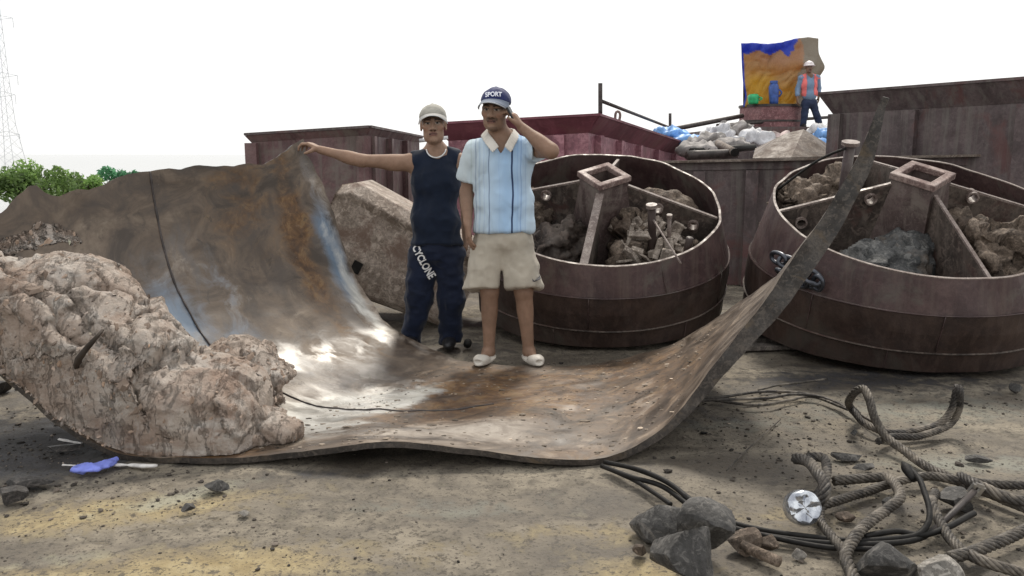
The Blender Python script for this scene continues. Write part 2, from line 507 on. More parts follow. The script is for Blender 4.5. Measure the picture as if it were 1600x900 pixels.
# ---- materials shared by the steel work
M_BOX = weathered('rusty_maroon_steel', (0.085, 0.046, 0.047, 1), (0.130, 0.071, 0.073, 1), (0.170, 0.100, 0.100, 1), 2.2, (0.55, 0.85), 0, 0.3, 0.006, 50, (0.160, 0.136, 0.116, 1), 1.1, (0.55, 0.75), streak=(0.152, 0.128, 0.112, 1), mott=0.5)
M_BOX2 = weathered('grey_brown_steel', (0.068, 0.050, 0.050, 1), (0.105, 0.078, 0.079, 1), (0.140, 0.108, 0.107, 1), 2.6, (0.55, 0.85), 0, 0.3, 0.006, 50, (0.120, 0.056, 0.053, 1), 1.6, (0.55, 0.72), streak=(0.158, 0.143, 0.128, 1), mott=0.5)
M_PURPLE = weathered('crimson_paint', (0.150, 0.045, 0.062, 1), (0.200, 0.062, 0.085, 1), (0.250, 0.088, 0.112, 1), 1.4, (0.45, 0.7), 0, 0.15, 0.004, 40, (0.20, 0.09, 0.09, 1), 0.9, (0.58, 0.8), mott=0.4)
M_DRUM = weathered('drum_rust', (0.029, 0.017, 0.014, 1), (0.045, 0.027, 0.022, 1), (0.063, 0.039, 0.031, 1), 3.0, (0.45, 0.8), 0, 0.4, 0.006, 45, (0.066, 0.053, 0.044, 1), 2.0, (0.56, 0.72), streak=(0.073, 0.048, 0.039, 1), mott=0.4)
M_DRUMP = weathered('drum_purple_paint', (0.047, 0.026, 0.026, 1), (0.070, 0.040, 0.039, 1), (0.101, 0.063, 0.059, 1), 3.4, (0.4, 0.7), 0, 0.35, 0.005, 45, (0.100, 0.086, 0.072, 1), 2.4, (0.55, 0.70), streak=(0.106, 0.076, 0.065, 1), mott=0.45)
M_INNER = weathered('drum_inner_mud', (0.041, 0.030, 0.025, 1), (0.082, 0.062, 0.051, 1), (0.139, 0.107, 0.089, 1), 3.5, (0.6, 0.9), 0, 0.4, 0.008, 40, (0.075, 0.038, 0.031, 1), 2.0, (0.55, 0.7), streak=(0.138, 0.112, 0.093, 1))
M_RIM = weathered('worn_rim', (0.144, 0.104, 0.090, 1), (0.216, 0.169, 0.151, 1), (0.288, 0.241, 0.216, 1), 9, (0.4, 0.7), 0, 0.3, 0.003, 60)
M_HUB = weathered('hub_frame_paint', (0.145, 0.089, 0.081, 1), (0.230, 0.157, 0.140, 1), (0.315, 0.242, 0.217, 1), 6, (0.5, 0.8), 0, 0.25, 0.003, 60)
M_MUD = weathered('drying_mud', (0.057, 0.041, 0.030, 1), (0.134, 0.100, 0.075, 1), (0.241, 0.186, 0.143, 1), 5, (0.7, 0.95), 0, 0.8, 0.02, 26, (0.072, 0.048, 0.034, 1), 3)
M_MUDB = weathered('bluish_mud', (0.040, 0.042, 0.043, 1), (0.084, 0.085, 0.085, 1), (0.160, 0.156, 0.148, 1), 4, (0.55, 0.9), 0, 0.8, 0.02, 22, (0.104, 0.084, 0.068, 1), 2.5)
M_SLAB = weathered('mud_caked_slab', (0.188, 0.144, 0.112, 1), (0.300, 0.244, 0.200, 1), (0.425, 0.356, 0.300, 1), 3.5, (0.65, 0.92), 0, 0.25, 0.006, 40, (0.150, 0.094, 0.069, 1), 3.5, (0.55, 0.75))
M_TAN = weathered('dusty_tan_steel', (0.122, 0.094, 0.076, 1), (0.184, 0.148, 0.124, 1), (0.252, 0.212, 0.180, 1), 4, (0.6, 0.9), 0, 0.35, 0.006, 40, (0.101, 0.068, 0.054, 1), 3, (0.55, 0.72))
M_BLACK = plain('black_rubber', (0.012, 0.011, 0.010, 1), 0.6, 0, 0.4, 20, 0.25)
[n for n in M_BLACK.node_tree.nodes if n.type == 'BSDF_PRINCIPLED'][0].inputs['Specular IOR Level'].default_value = .25
M_DARKST = plain('dark_steel', (0.055, 0.045, 0.042, 1), 0.5, 0.2, 0.35, 15, 0.3)
M_WOOD = weathered('grey_timber', (0.14, 0.12, 0.10, 1), (0.23, 0.20, 0.17, 1), (0.33, 0.29, 0.25, 1), 6, (0.7, 0.95), 0, 0.4, 0.004, 60, vstretch=(0.3, 3, 3))

# ================================================================== CRUMPLED STEEL PLATE
# three cross-sections of the bent shell: the front cut edge, the welded seam, the back cut edge
T0 = 0.03
FR = [Vector((-3.05, 3.75, 1.00)), Vector((-2.86, 3.70, 0.66)), P(-45, 545, 3.62), P(20, 597, 3.58), P(100, 660, 3.52), G(190, 706, T0), G(300, 714, T0), G(420, 712, T0),
      G(560, 694, 0.10), G(640, 692, 0.105), G(760, 705, 0.065), G(880, 718, T0), G(960, 710, T0), P(1042, 664, 3.55), P(1112, 578, 3.60), P(1183, 486, 3.68),
      P(1250, 390, 3.76), P(1335, 256, 3.82), P(1383, 152, 3.85)]
BK = [P(473, 216, 5.75), P(490, 262, 5.72), P(521, 335, 5.66), P(552, 425, 5.58), P(592, 490, 5.48), P(640, 528, 5.42), G(697, 555, T0), G(745, 566, T0),
      G(795, 571, T0), G(850, 572, T0), G(920, 568, T0), P(985, 556, 5.15), P(1050, 536, 5.08), P(1110, 503, 4.92), P(1162, 468, 4.62), P(1212, 430, 4.22),
      P(1268, 362, 3.98), P(1342, 246, 3.92), P(1385, 152, 3.88)]
SM = [P(231, 266, 4.82), P(240, 330, 4.80), P(256, 400, 4.73), P(282, 470, 4.64), P(325, 540, 4.50), P(395, 594, 4.36), G(480, 632, 0.035), G(545, 641, 0.035),
      G(620, 642, 0.055), G(700, 640, 0.055)]
SM += [(FR[i] + BK[i]) * 0.5 for i in range(len(SM), len(FR))]
NS, NT = 220, 90
def resample(pts, n):
    """same parameter spacing on each row (columns correspond)"""
    p = np.array([list(q) for q in pts], float)
    q = np.vstack([2 * p[0] - p[1], p, 2 * p[-1] - p[-2]])
    u = np.linspace(0, len(p) - 1 - 1e-9, n); i = u.astype(int); t = (u - i)[:, None]
    a, b, c, d = q[i], q[i + 1], q[i + 2], q[i + 3]
    return 0.5 * (2 * b + (c - a) * t + (2 * a - 5 * b + 4 * c - d) * t ** 2 + (3 * b - a - 3 * c + d) * t ** 3)
rF, rS, rB = resample(FR, NS), resample(SM, NS), resample(BK, NS)
tt = np.linspace(0, 1, NT)[None, :, None]
PL = rF[:, None] * (2 * (tt - .5) * (tt - 1)) + rS[:, None] * (-4 * tt * (tt - 1)) + rB[:, None] * (2 * tt * (tt - .5))
# flame-cut top of the standing wall: raise or lower the first columns along the profile
tv = np.linspace(0, 1, NT)
dz = (PL[0] - PL[8]); dz /= np.linalg.norm(dz, axis=1)[:, None]
fall = np.exp(-np.linspace(0, 1, NS) * 30)
def seen_at(p):
    d = p[1] * cP - (p[2] - CAM_H) * sP; return 800 + FPX * p[0] / d
cut = np.array([(P(seen_at(p), float(np.interp(seen_at(p), [-260, -60, 0, 28, 50, 60, 72, 90, 130, 180, 231, 290, 385, 396, 430, 464, 480], [345, 340, 330, 303, 284, 284, 300, 305, 298, 280, 268, 261, 257, 261, 245, 222, 212])), p[1]).z - p[2]) / max(dz[i][2], .3) for i, p in enumerate(PL[0])])
cut += 0.014 * fbm(np.stack([tv * 14, tv * 0, tv * 0 + .3], -1), 4, 21) + 0.008 * vnoise(np.stack([tv * 40, tv * 0, tv * 0], -1), 5)
PL += fall[:, None, None] * (dz * cut[:, None])[None]
# small dents, and a ragged right-hand edge near the hand
su = np.linspace(0, 1, NS)
dent = 0.010 * fbm(PL * 2.3, 3, 40) + 0.0035 * fbm(PL * 9, 3, 44)
plN = np.cross(np.gradient(PL, axis=0), np.gradient(PL, axis=1)); plN /= np.linalg.norm(plN, axis=2)[..., None]
if plN[110, 45, 2] < 0: plN = -plN
PL = PL + plN * dent[..., None]
jag = 0.018 * fbm(np.stack([su * 30, su * 0, su * 0], -1), 4, 3) * (1 - np.clip((su - .35) * 20, 0, 1))
dt = PL[:, -1] - PL[:, -4]; dt /= np.linalg.norm(dt, axis=1)[:, None] + 1e-9
PL[:, -1] += dt * jag[:, None]
M_EDGE = weathered('plate_edge', (0.020, 0.016, 0.013, 1), (0.042, 0.034, 0.028, 1), (0.080, 0.066, 0.054, 1), 7, (0.5, 0.8), 0, 0.4, 0.006, 60, (0.10, 0.07, 0.04, 1), 5, (0.6, 0.8))
def build_plate():
    m, t, b = material('bent_plate_steel')
    a = t.nodes.new('ShaderNodeAttribute'); a.attribute_name = 'Col'
    sp = t.nodes.new('ShaderNodeSeparateColor'); t.links.new(a.outputs['Color'], sp.inputs[0])
    rust, wet, smear_glare = sp.outputs[0], sp.outputs[1], sp.outputs[2]
    uv = t.nodes.new('ShaderNodeAttribute'); uv.attribute_name = 'flow'
    mp = t.nodes.new('ShaderNodeMapping'); mp.inputs['Scale'].default_value = (3.4, 8.0, 1); t.links.new(uv.outputs['Vector'], mp.inputs[0])
    mp2 = t.nodes.new('ShaderNodeMapping'); mp2.inputs['Scale'].default_value = (2.2, 2.2, 1); t.links.new(uv.outputs['Vector'], mp2.inputs[0])
    v = coords(t)
    n1 = nz(t, 1.0, 8, 0.62, mp.outputs[0], 0.5)        # streaks along the shell
    n2 = nz(t, 2.0, 9, 0.66, mp2.outputs[0], 0.8)       # blotches
    n3 = nz(t, 45, 5, 0.7, v)
    n4 = nz(t, 11, 7, 0.7, v, 0.5)
    def msk(x, nn, lo, hi, k=1.0):
        return ramp(t, math_(t, 'ADD', x, math_(t, 'MULTIPLY', math_(t, 'SUBTRACT', nn, 0.5), k)), [(lo, 0.0), (hi, 1.0)])
    col = ramp(t, n2, [(0.25, (0.050, 0.035, 0.024, 1)), (0.5, (0.120, 0.088, 0.063, 1)), (0.78, (0.215, 0.170, 0.128, 1))])
    col = mixc(t, math_(t, 'MULTIPLY', ramp(t, n1, [(0.45, 0.0), (0.7, 0.7)]), 1.0), col, (0.062, 0.047, 0.037, 1))
    rc = ramp(t, n4, [(0.3, (0.06, 0.030, 0.013, 1)), (0.55, (0.135, 0.070, 0.027, 1)), (0.75, (0.24, 0.145, 0.062, 1))])
    col = mixc(t, msk(rust, n2, 0.30, 0.75, 1.1), col, rc)
    col = mixc(t, msk(smear_glare, n2, 0.34, 0.80, 1.2), col, ramp(t, n4, [(0.3, (0.24, 0.20, 0.165, 1)), (0.7, (0.42, 0.37, 0.315, 1))]))
    blue_sheen = t.nodes.new('ShaderNodeAttribute'); blue_sheen.attribute_name = 'tint'
    col = mixc(t, math_(t, 'MULTIPLY', msk(blue_sheen.outputs['Fac'], n2, 0.35, 0.8, 0.8), 0.75), col, (0.115, 0.19, 0.285, 1))  # blue sky sheen put into the base colour in patches
    col = mixc(t, ramp(t, n4, [(0.66, 0.0), (0.82, 0.7)]), col, (0.045, 0.034, 0.026, 1))
    col = mixc(t, ramp(t, n3, [(0.80, 0.0), (0.90, 0.5)]), col, (0.24, 0.205, 0.17, 1))
    bare = t.nodes.new('ShaderNodeAttribute'); bare.attribute_name = 'bare'  # pale metallic patches that paint in the white glare of the sky
    glarem = msk(bare.outputs['Fac'], n1, 0.32, 0.62, 0.7)
    col = mixc(t, glarem, col, ramp(t, n1, [(0.2, (0.36, 0.35, 0.32, 1)), (0.8, (0.58, 0.58, 0.56, 1))]))
    t.links.new(math_(t, 'MULTIPLY', glarem, 0.8), b.inputs['Metallic'])
    t.links.new(col, b.inputs['Base Color'])
    dry = ramp(t, n2, [(0.3, 0.40), (0.7, 0.70)])
    wetm = msk(wet, n1, 0.35, 0.70, 0.9)
    rr = mixc(t, wetm, dry, ramp(t, n1, [(0.35, 0.32), (0.7, 0.48)]))
    t.links.new(rr, b.inputs['Roughness'])
    b.inputs['Specular IOR Level'].default_value = 0.5
    t.links.new(wetm, b.inputs['Coat Weight']); t.links.new(ramp(t, n1, [(0.2, 0.16), (0.8, 0.36)]), b.inputs['Coat Roughness'])
    b.inputs['Coat IOR'].default_value = 1.5
    bump(t, b, mixc(t, 0.45, mixc(t, 0.5, n1, n4), n3), 0.22, 0.007)
    # geometry: inner sheet, outer sheet, rim all round
    th = .026 + np.interp(su * (len(FR) - 1), [0, 11.5, 13, 14, 15, 16, 17, 18], [0, 0, .010, .034, .060, .078, .050, .0])[:, None] * np.exp(-tv / .22)[None]
    IN, OUT = PL.reshape(-1, 3), (PL - plN * th[..., None]).reshape(-1, 3)
    V = np.vstack([IN, OUT]); n = NS * NT
    i = np.arange(n).reshape(NS, NT)
    q = np.stack([i[:-1, :-1], i[1:, :-1], i[1:, 1:], i[:-1, 1:]], -1).reshape(-1, 4)
    F = q.tolist() + (q[:, ::-1] + n).tolist()
    loop = list(i[:, 0]) + list(i[-1, 1:]) + list(i[::-1, -1][1:]) + list(i[0, ::-1][1:-1])
    for k in range(len(loop)):
        a0, b0 = loop[k], loop[(k + 1) % len(loop)]
        F.append([a0, a0 + n, b0 + n, b0])
    # masks
    SU, TV = np.meshgrid(su, tv, indexing='ij')
    col = np.zeros((NS, NT, 3))
    def g(ch, s0, t0, rs, rt, amp): col[..., ch] = np.maximum(col[..., ch], amp * np.exp(-((SU - s0) / rs) ** 2 - ((TV - t0) / rt) ** 2))
    g(0, .06, .74, .10, .13, .55); g(0, .12, .88, .15, .05, .85); g(0, .47, .75, .12, .25, .80); g(0, .58, .78, .14, .22, .75); g(0, .44, .93, .10, .1, .6)
    g(0, .54, .62, .14, .40, .85); g(0, .33, .05, .07, .10, .95); g(0, .62, .06, .06, .08, .55); g(0, .54, .35, .12, .2, .55); g(0, .68, .5, .12, .5, .55)
    g(1, .37, .42, .07, .42, 1.15); g(1, .55, .62, .12, .3, .6); g(1, .30, .55, .07, .3, .8); g(1, .22, .95, .12, .05, .85); g(1, .52, .7, .12, .3, .55); g(1, .13, .52, .07, .2, .55); g(1, .46, .2, .1, .2, .5); g(1, .08, .97, .06, .03, .8)
    g(2, .20, .98, .15, .025, .8); g(2, .52, .18, .07, .16, .75); g(2, .34, .42, .06, .34, .95); g(2, .31, .15, .05, .2, .7); g(2, .66, .35, .10, .4, .32); g(2, .17, .6, .10, .3, .22); g(2, .60, .10, .12, .1, .4); g(2, .33, .3, .12, .3, .5); g(2, .76, .5, .08, .5, .2)  # clay smears; the pale floor spots also paint in the sky glare
    V_col = np.vstack([col.reshape(-1, 3), np.zeros((n, 3))])
    root = thing('bent_steel_plate', (0.0, 4.2, 0.0), 'huge crumpled rusty steel plate curling up at both ends on the deck', 'steel plate')
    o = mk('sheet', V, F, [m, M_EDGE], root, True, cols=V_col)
    o.data.polygons.foreach_set('material_index', [0] * len(q) + [1] * (len(F) - len(q)))
    fl = o.data.attributes.new('flow', 'FLOAT_VECTOR', 'POINT')
    ff = np.zeros((2 * n, 3)); ff[:, 0] = np.tile(SU.ravel() * 6, 2); ff[:, 1] = np.tile(TV.ravel() * 2, 2)
    fl.data.foreach_set('vector', ff.ravel())
    pa = o.data.attributes.new('tint', 'FLOAT', 'POINT'); bl = np.zeros((NS, NT))
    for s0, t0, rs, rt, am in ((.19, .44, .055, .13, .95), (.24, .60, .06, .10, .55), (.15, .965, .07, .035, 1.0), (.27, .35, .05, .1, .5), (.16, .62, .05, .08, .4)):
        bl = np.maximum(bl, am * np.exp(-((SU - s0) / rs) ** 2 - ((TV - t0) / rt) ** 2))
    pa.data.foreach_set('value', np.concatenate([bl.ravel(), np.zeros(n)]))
    ba = o.data.attributes.new('bare', 'FLOAT', 'POINT'); br = np.zeros((NS, NT))  # where the painted sky glare lies
    for s0, t0, rs, rt, am in ((.380, .50, .055, .24, 1.0), (.36, .40, .05, .25, .95), (.420, .62, .035, .18, .9), (.40, .35, .05, .12, .7), (.20, .97, .10, .03, .6), (.36, .25, .05, .12, .6)):
        br = np.maximum(br, am * np.exp(-((SU - s0) / rs) ** 2 - ((TV - t0) / rt) ** 2))
    ba.data.foreach_set('value', np.concatenate([br.ravel(), np.zeros(n)]))
    o.modifiers.new('edge', 'EDGE_SPLIT').split_angle = math.radians(40)
    # the welded seam, a raised bead with a dark toe
    k = NT // 2
    path = PL[0:116, k] + plN[0:116, k] * 0.001
    v, f = tube_geo(path, 0.0062 + 0.0015 * vnoise(np.stack([su[0:116] * 300, su[0:116] * 0, su[0:116] * 0], -1)), 6)
    mk('weld_seam', v, f, M_DARKST, root, True)
    # a torn hole by the right-hand edge of the wall
    return root
PLATE = build_plate()
# ================================================================== CLAY IN THE PLATE
def clay_material():
    m, t, b = material('pale_clay')
    v = coords(t); vd = coords(t, (2.4, 1.0, 1.0), (0.3, 0.8, 0.5))
    n1 = nz(t, 1.6, 8, 0.6, v, 0.6); n2 = nz(t, 6, 9, 0.72, vd, 0.35); n3 = nz(t, 34, 6, 0.72, v, 0.1)
    col = ramp(t, n1, [(0.22, (0.25, 0.168, 0.120, 1)), (0.45, (0.365, 0.285, 0.230, 1)), (0.62, (0.44, 0.375, 0.32, 1)), (0.80, (0.32, 0.225, 0.170, 1))])
    col = mixc(t, ramp(t, n2, [(0.55, 0.0), (0.80, 0.8)]), col, (0.52, 0.47, 0.42, 1))
    col = mixc(t, ramp(t, n2, [(0.14, 0.8), (0.33, 0.0)]), col, (0.155, 0.098, 0.068, 1))
    col = mixc(t, ramp(t, n3, [(0.72, 0.0), (0.88, 0.6)]), col, (0.12, 0.085, 0.062, 1))
    vl = coords(t, (0.8, 2.0, 2.4), (0.2, 0.9, 0.3))
    col = mixc(t, ramp(t, nz(t, 2.6, 8, 0.68, vl, 0.4), [(0.55, 0.0), (0.75, 0.75)]), col, ramp(t, n3, [(0.2, (0.40, 0.35, 0.31, 1)), (0.7, (0.60, 0.56, 0.51, 1))]))
    col = mixc(t, ramp(t, nz(t, 1.1, 5, 0.6, v, 0.7), [(0.58, 0.0), (0.78, 0.6)]), col, (0.175, 0.105, 0.07, 1))
    t.links.new(col, b.inputs['Base Color'])
    t.links.new(ramp(t, n2, [(0.3, 0.45), (0.7, 0.8)]), b.inputs['Roughness'])
    vo = t.nodes.new('ShaderNodeTexVoronoi'); vo.feature = 'DISTANCE_TO_EDGE'; vo.inputs['Scale'].default_value = 5.5
    t.links.new(mixc(t, 0.25, vd, n2), vo.inputs['Vector'])
    ck = ramp(t, vo.outputs['Distance'], [(0.0, 0.0), (0.06, 1.0)])
    col2 = mixc(t, ramp(t, vo.outputs['Distance'], [(0.0, 0.4), (0.016, 0.0)]), col, (0.11, 0.078, 0.055, 1)); t.links.new(col2, b.inputs['Base Color'])
    bump(t, b, mixc(t, 0.25, mixc(t, 0.55, n2, n3), ck), 1.0, 0.024)
    return m
M_CLAY = clay_material()
PLs, PLn = PL[::3, ::2].reshape(-1, 3), plN[::3, ::2].reshape(-1, 3)
def rest_on_plate(V, gap=0.004, reach=0.6):
    V = V.copy()
    for i in range(0, len(V), 4000):
        q = V[i:i + 4000]
        d = ((q[:, None] - PLs[None]) ** 2).sum(-1); j = d.argmin(1)
        h = ((q - PLs[j]) * PLn[j]).sum(1)
        m = (h < gap) & (np.sqrt(d[np.arange(len(q)), j]) < reach)
        q[m] += PLn[j][m] * (gap - h[m])[:, None]
        V[i:i + 4000] = q
    return V
CLAYS = []
def clay(name, blobs, h, label, amp=1.0, seed=0, k=0.18, mat=None, cat='clay'):
    s = SDF()
    lo, hi = np.full(3, 9.0), np.full(3, -9.0)
    for c, r in blobs:
        s.ell(c, r, k); lo = np.minimum(lo, np.array(c) - r); hi = np.maximum(hi, np.array(c) + np.array(r))
    V, Q = s.mesh(lo - .1, hi + .1, h)
    for sc, a, oc in ((1.5, .06, 2), (4.0, .014, 2)):
        N = vnormals(V, Q); V = V + N * (a * amp * fbm(V * sc, oc, seed))[:, None]
    # torn slabs: tilted facets on two sizes of broken cells, thin dark gaps between some of them
    for cell, ti, of, gp in ((.42, .14, .014, .055), (.17, .14, .006, .014)):
        N = vnormals(V, Q); lo_, hi_ = V.min(0) - cell, V.max(0) + cell
        g = np.random.default_rng(seed + int(cell * 1000))
        ax = [np.arange(lo_[q], hi_[q] + cell, cell) for q in range(3)]
        nx = [len(q) for q in ax]
        jit = g.random((*nx, 3)) * cell; tilt = g.normal(size=(*nx, 3)); tilt /= np.linalg.norm(tilt, axis=-1)[..., None]; off = g.random(nx) - .5
        W_ = V * np.array([1, 1, 1]) + .25 * cell * np.stack([fbm(V * (1.2 / cell) + q * 9.1, 2, q) for q in range(3)], 1)
        I = np.floor((W_ - lo_) / cell).astype(int)
        best = np.full(len(V), 9.); sec = np.full(len(V), 9.); hh = np.zeros(len(V))
        for dx in (-1, 0, 1):
            for dy in (-1, 0, 1):
                for dz_ in (-1, 0, 1):
                    J = [np.clip(I[:, q] + d, 0, nx[q] - 1) for q, d in enumerate((dx, dy, dz_))]
                    c = np.stack([ax[q][J[q]] for q in range(3)], 1) + jit[J[0], J[1], J[2]]
                    dd = np.linalg.norm((W_ - c) * np.array([1.0, 1.0, 1.25]), axis=1)
                    h_ = off[J[0], J[1], J[2]] * of * 2 + ((W_ - c) * tilt[J[0], J[1], J[2]]).sum(1) * ti
                    nw = dd < best
                    sec = np.where(nw, best, np.minimum(sec, dd)); hh = np.where(nw, h_, hh); best = np.where(nw, dd, best)
        crack = np.exp(-(sec - best) / (.035 * cell + .002)) * (vnoise(V * 3.1 + cell, seed) > .05)
        V = V + N * (amp * (hh - gp * crack))[:, None]
    N = vnormals(V, Q)
    V = V + N * (amp * (.0035 * fbm(V * 30, 3, seed + 3) + .008 * (ridged(V * np.array([14, 7, 7]), 2, seed + 8) - .4)))[:, None]
    V = rest_on_plate(V)
    # keep it behind the front cut edge of the plate
    fe = PL[:, 0]; fo = PL[:, 0] - PL[:, 3]; fo /= np.linalg.norm(fo, axis=1)[:, None]
    for i in range(0, len(V), 8000):
        q = V[i:i + 8000]; j = ((q[:, None] - fe[None]) ** 2).sum(-1).argmin(1)
        h = ((q - fe[j]) * fo[j]).sum(1) + .015 + .02 * fbm(q * 5, 2, 9)
        q -= fo[j] * (np.maximum(h, 0))[:, None]; V[i:i + 8000] = q
    V[:, 2] = np.maximum(V[:, 2], 0.0)
    c = Vector(((lo + hi) / 2).tolist()); c.z = max(0, float(lo[2]))
    CLAYS.append((V, vnormals(V, Q)))
    return put(mk(name, V, Q, mat or M_CLAY, None, True, origin=c), label, cat)
clay('clay_mass', [
    (P(75, 520, 3.98), (.46, .42, .33)), (P(-25, 540, 3.9), (.46, .42, .34)), (P(-130, 510, 3.95), (.45, .42, .36)), (P(165, 590, 3.82), (.38, .34, .30)),
    (P(235, 635, 3.74), (.33, .28, .23)), (P(140, 470, 4.05), (.22, .22, .19)), (P(90, 620, 3.68), (.32, .2, .25)), (P(205, 672, 3.62), (.30, .17, .15)), (P(320, 625, 3.82), (.25, .24, .15)),
    (P(25, 590, 3.68), (.28, .18, .20)), (P(290, 688, 3.60), (.24, .14, .10))],
    0.0105, 'biggest heap of pale pink clay slumped in the plate, a stick in it', 1.0, 3)
clay('clay_lump', [(P(382, 562, 4.18), (.17, .18, .11)), (P(415, 584, 4.12), (.18, .16, .07)), (P(345, 590, 4.05), (.17, .18, .12)), (P(395, 625, 3.95), (.16, .14, .08))],
    0.011, 'low spread of crumbled clay on the plate, right of the big heap', .75, 31, 0.07)
clay('clay_lump', [(P(400, 665, 3.70), (.15, .13, .085)), (P(438, 672, 3.66), (.09, .09, .055)), (P(362, 655, 3.76), (.13, .13, .10))],
    0.010, 'small broken clay chunk at the foot of the heap, nearest the yellow stain', .65, 51, 0.05)
clay('clay_lump', [(P(55, 390, 4.55), (.17, .08, .08)), (P(10, 412, 4.45), (.16, .09, .10)), (P(85, 402, 4.55), (.12, .07, .05))],
    0.011, 'greyish clay clinging to the plate wall behind the big heap', .6, 71, 0.06)
def clay_chips():
    """thin torn flakes lying all over the clay, too many to count"""
    Vs, Fs, Cs = [], [], []; k0 = 0
    base = np.array([(-1, -.6, 0), (.2, -1, 0), (1, -.1, 0), (.3, .9, 0), (-.8, .5, 0), (-.7, -.4, 1), (.2, -.6, 1), (.7, 0, 1), (.2, .6, 1), (-.5, .3, 1)], float)
    BF = [(0, 1, 6, 5), (1, 2, 7, 6), (2, 3, 8, 7), (3, 4, 9, 8), (4, 0, 5, 9), (5, 6, 7, 8, 9)]
    for (V, N), cnt in zip(CLAYS, (1900, 380, 200, 60)):
        ok = np.where((N[:, 1] < .35) & (V[:, 2] > .03))[0]; j = rng.choice(ok, cnt)
        cl = fbm(V[j] * 3.3, 3, 4); j = j[cl > -.7 + .5 * rng.random(len(cl))]
        n = len(j); p, nn = V[j], N[j]; nn = nn + rng.normal(0, .35, (n, 3)); nn /= np.linalg.norm(nn, axis=1)[:, None]
        a = np.cross(nn, np.array([.45, .3, .85]) + rng.normal(0, .35, (n, 3))); a /= np.linalg.norm(a, axis=1)[:, None]; b = np.cross(nn, a)
        s = np.minimum(np.exp(rng.normal(-4.7, .5, n)), .035)
        q = base[None] * (1 + rng.normal(0, .25, (n, 10, 1)))
        W_ = p[:, None] + (q[..., 0:1] * (a * (s * .55)[:, None])[:, None] + q[..., 1:2] * (b * (s * 1.25)[:, None])[:, None] + (q[..., 2:3] * .45 - .20) * (nn * s[:, None])[:, None])
        Vs.append(W_.reshape(-1, 3))
        Fs += [tuple(k0 + i * 10 + v for v in f) for i in range(n) for f in BF]; k0 += n * 10
        tone = np.array([.30, .235, .19])[None] * np.exp(rng.normal(0, .30, (n, 1))) * (1 + np.array([.05, 0, -.05]) * rng.normal(0, 1, (n, 1)))
        Cs.append(np.repeat(np.clip(tone, .06, .58), 10, 0))
    put(mk('clay_chips', np.vstack(Vs), Fs, attr_col('clay_chip', .8, .5, .004, 90), None, False, cols=np.vstack(Cs), origin=(-2, 3.8, .0)), 'torn flakes of pale clay crusting the heap in the plate', 'clay flakes', kind='stuff')
clay_chips()
def stick():
    a, b, c = P(118, 575, 3.50), P(135, 545, 3.46), P(160, 516, 3.50)
    v, f = tube_geo(spline([a, P(124, 560, 3.46), b, P(150, 528, 3.46), c], 16), np.interp(np.linspace(0, 1, 16), [0, .2, .6, 1], [.010, .016, .013, .006]), 7)
    v = np.asarray(v) + 0.004 * fbm(np.asarray(v) * 60, 2)[:, None]
    put(mk('stick', v, f, plain('dark_wood', (0.035, 0.024, 0.016, 1), 0.8), None, True, origin=a), 'short dark broken stick poking out of the clay heap', 'stick')
stick()
# ================================================================== THE TWO STEEL DRUMS
def plate_with_holes(poly, holes, place, th, nrm):
    """flat plate in 2D with round holes -> solid geometry; place(u, v) gives the 3D point"""
    bm = bmesh.new(); loops = []
    for pts in [poly] + [[(c[0] + r * math.cos(a), c[1] + r * math.sin(a)) for a in np.linspace(0, 2 * np.pi, 18, endpoint=False)] for c, r in holes]:
        vs = [bm.verts.new((p[0], p[1], 0)) for p in pts]; loops.append(vs)
        for i in range(len(vs)): bm.edges.new((vs[i], vs[(i + 1) % len(vs)]))
    bmesh.ops.triangle_fill(bm, use_beauty=True, use_dissolve=False, edges=bm.edges[:])
    bm.verts.index_update()
    co = [v.co.copy() for v in bm.verts]; fs = [[v.index for v in f.verts] for f in bm.faces]
    lp = [[v.index for v in l] for l in loops]; bm.free()
    n = len(co); nrm = Vector(nrm) * th / 2
    V = [place(c.x, c.y) + nrm for c in co] + [place(c.x, c.y) - nrm for c in co]
    F = fs + [[n + i for i in f][::-1] for f in fs]
    for l in lp:
        for i in range(len(l)):
            a, b = l[i], l[(i + 1) % len(l)]; F.append([a, b, b + n, a + n])
    return V, F

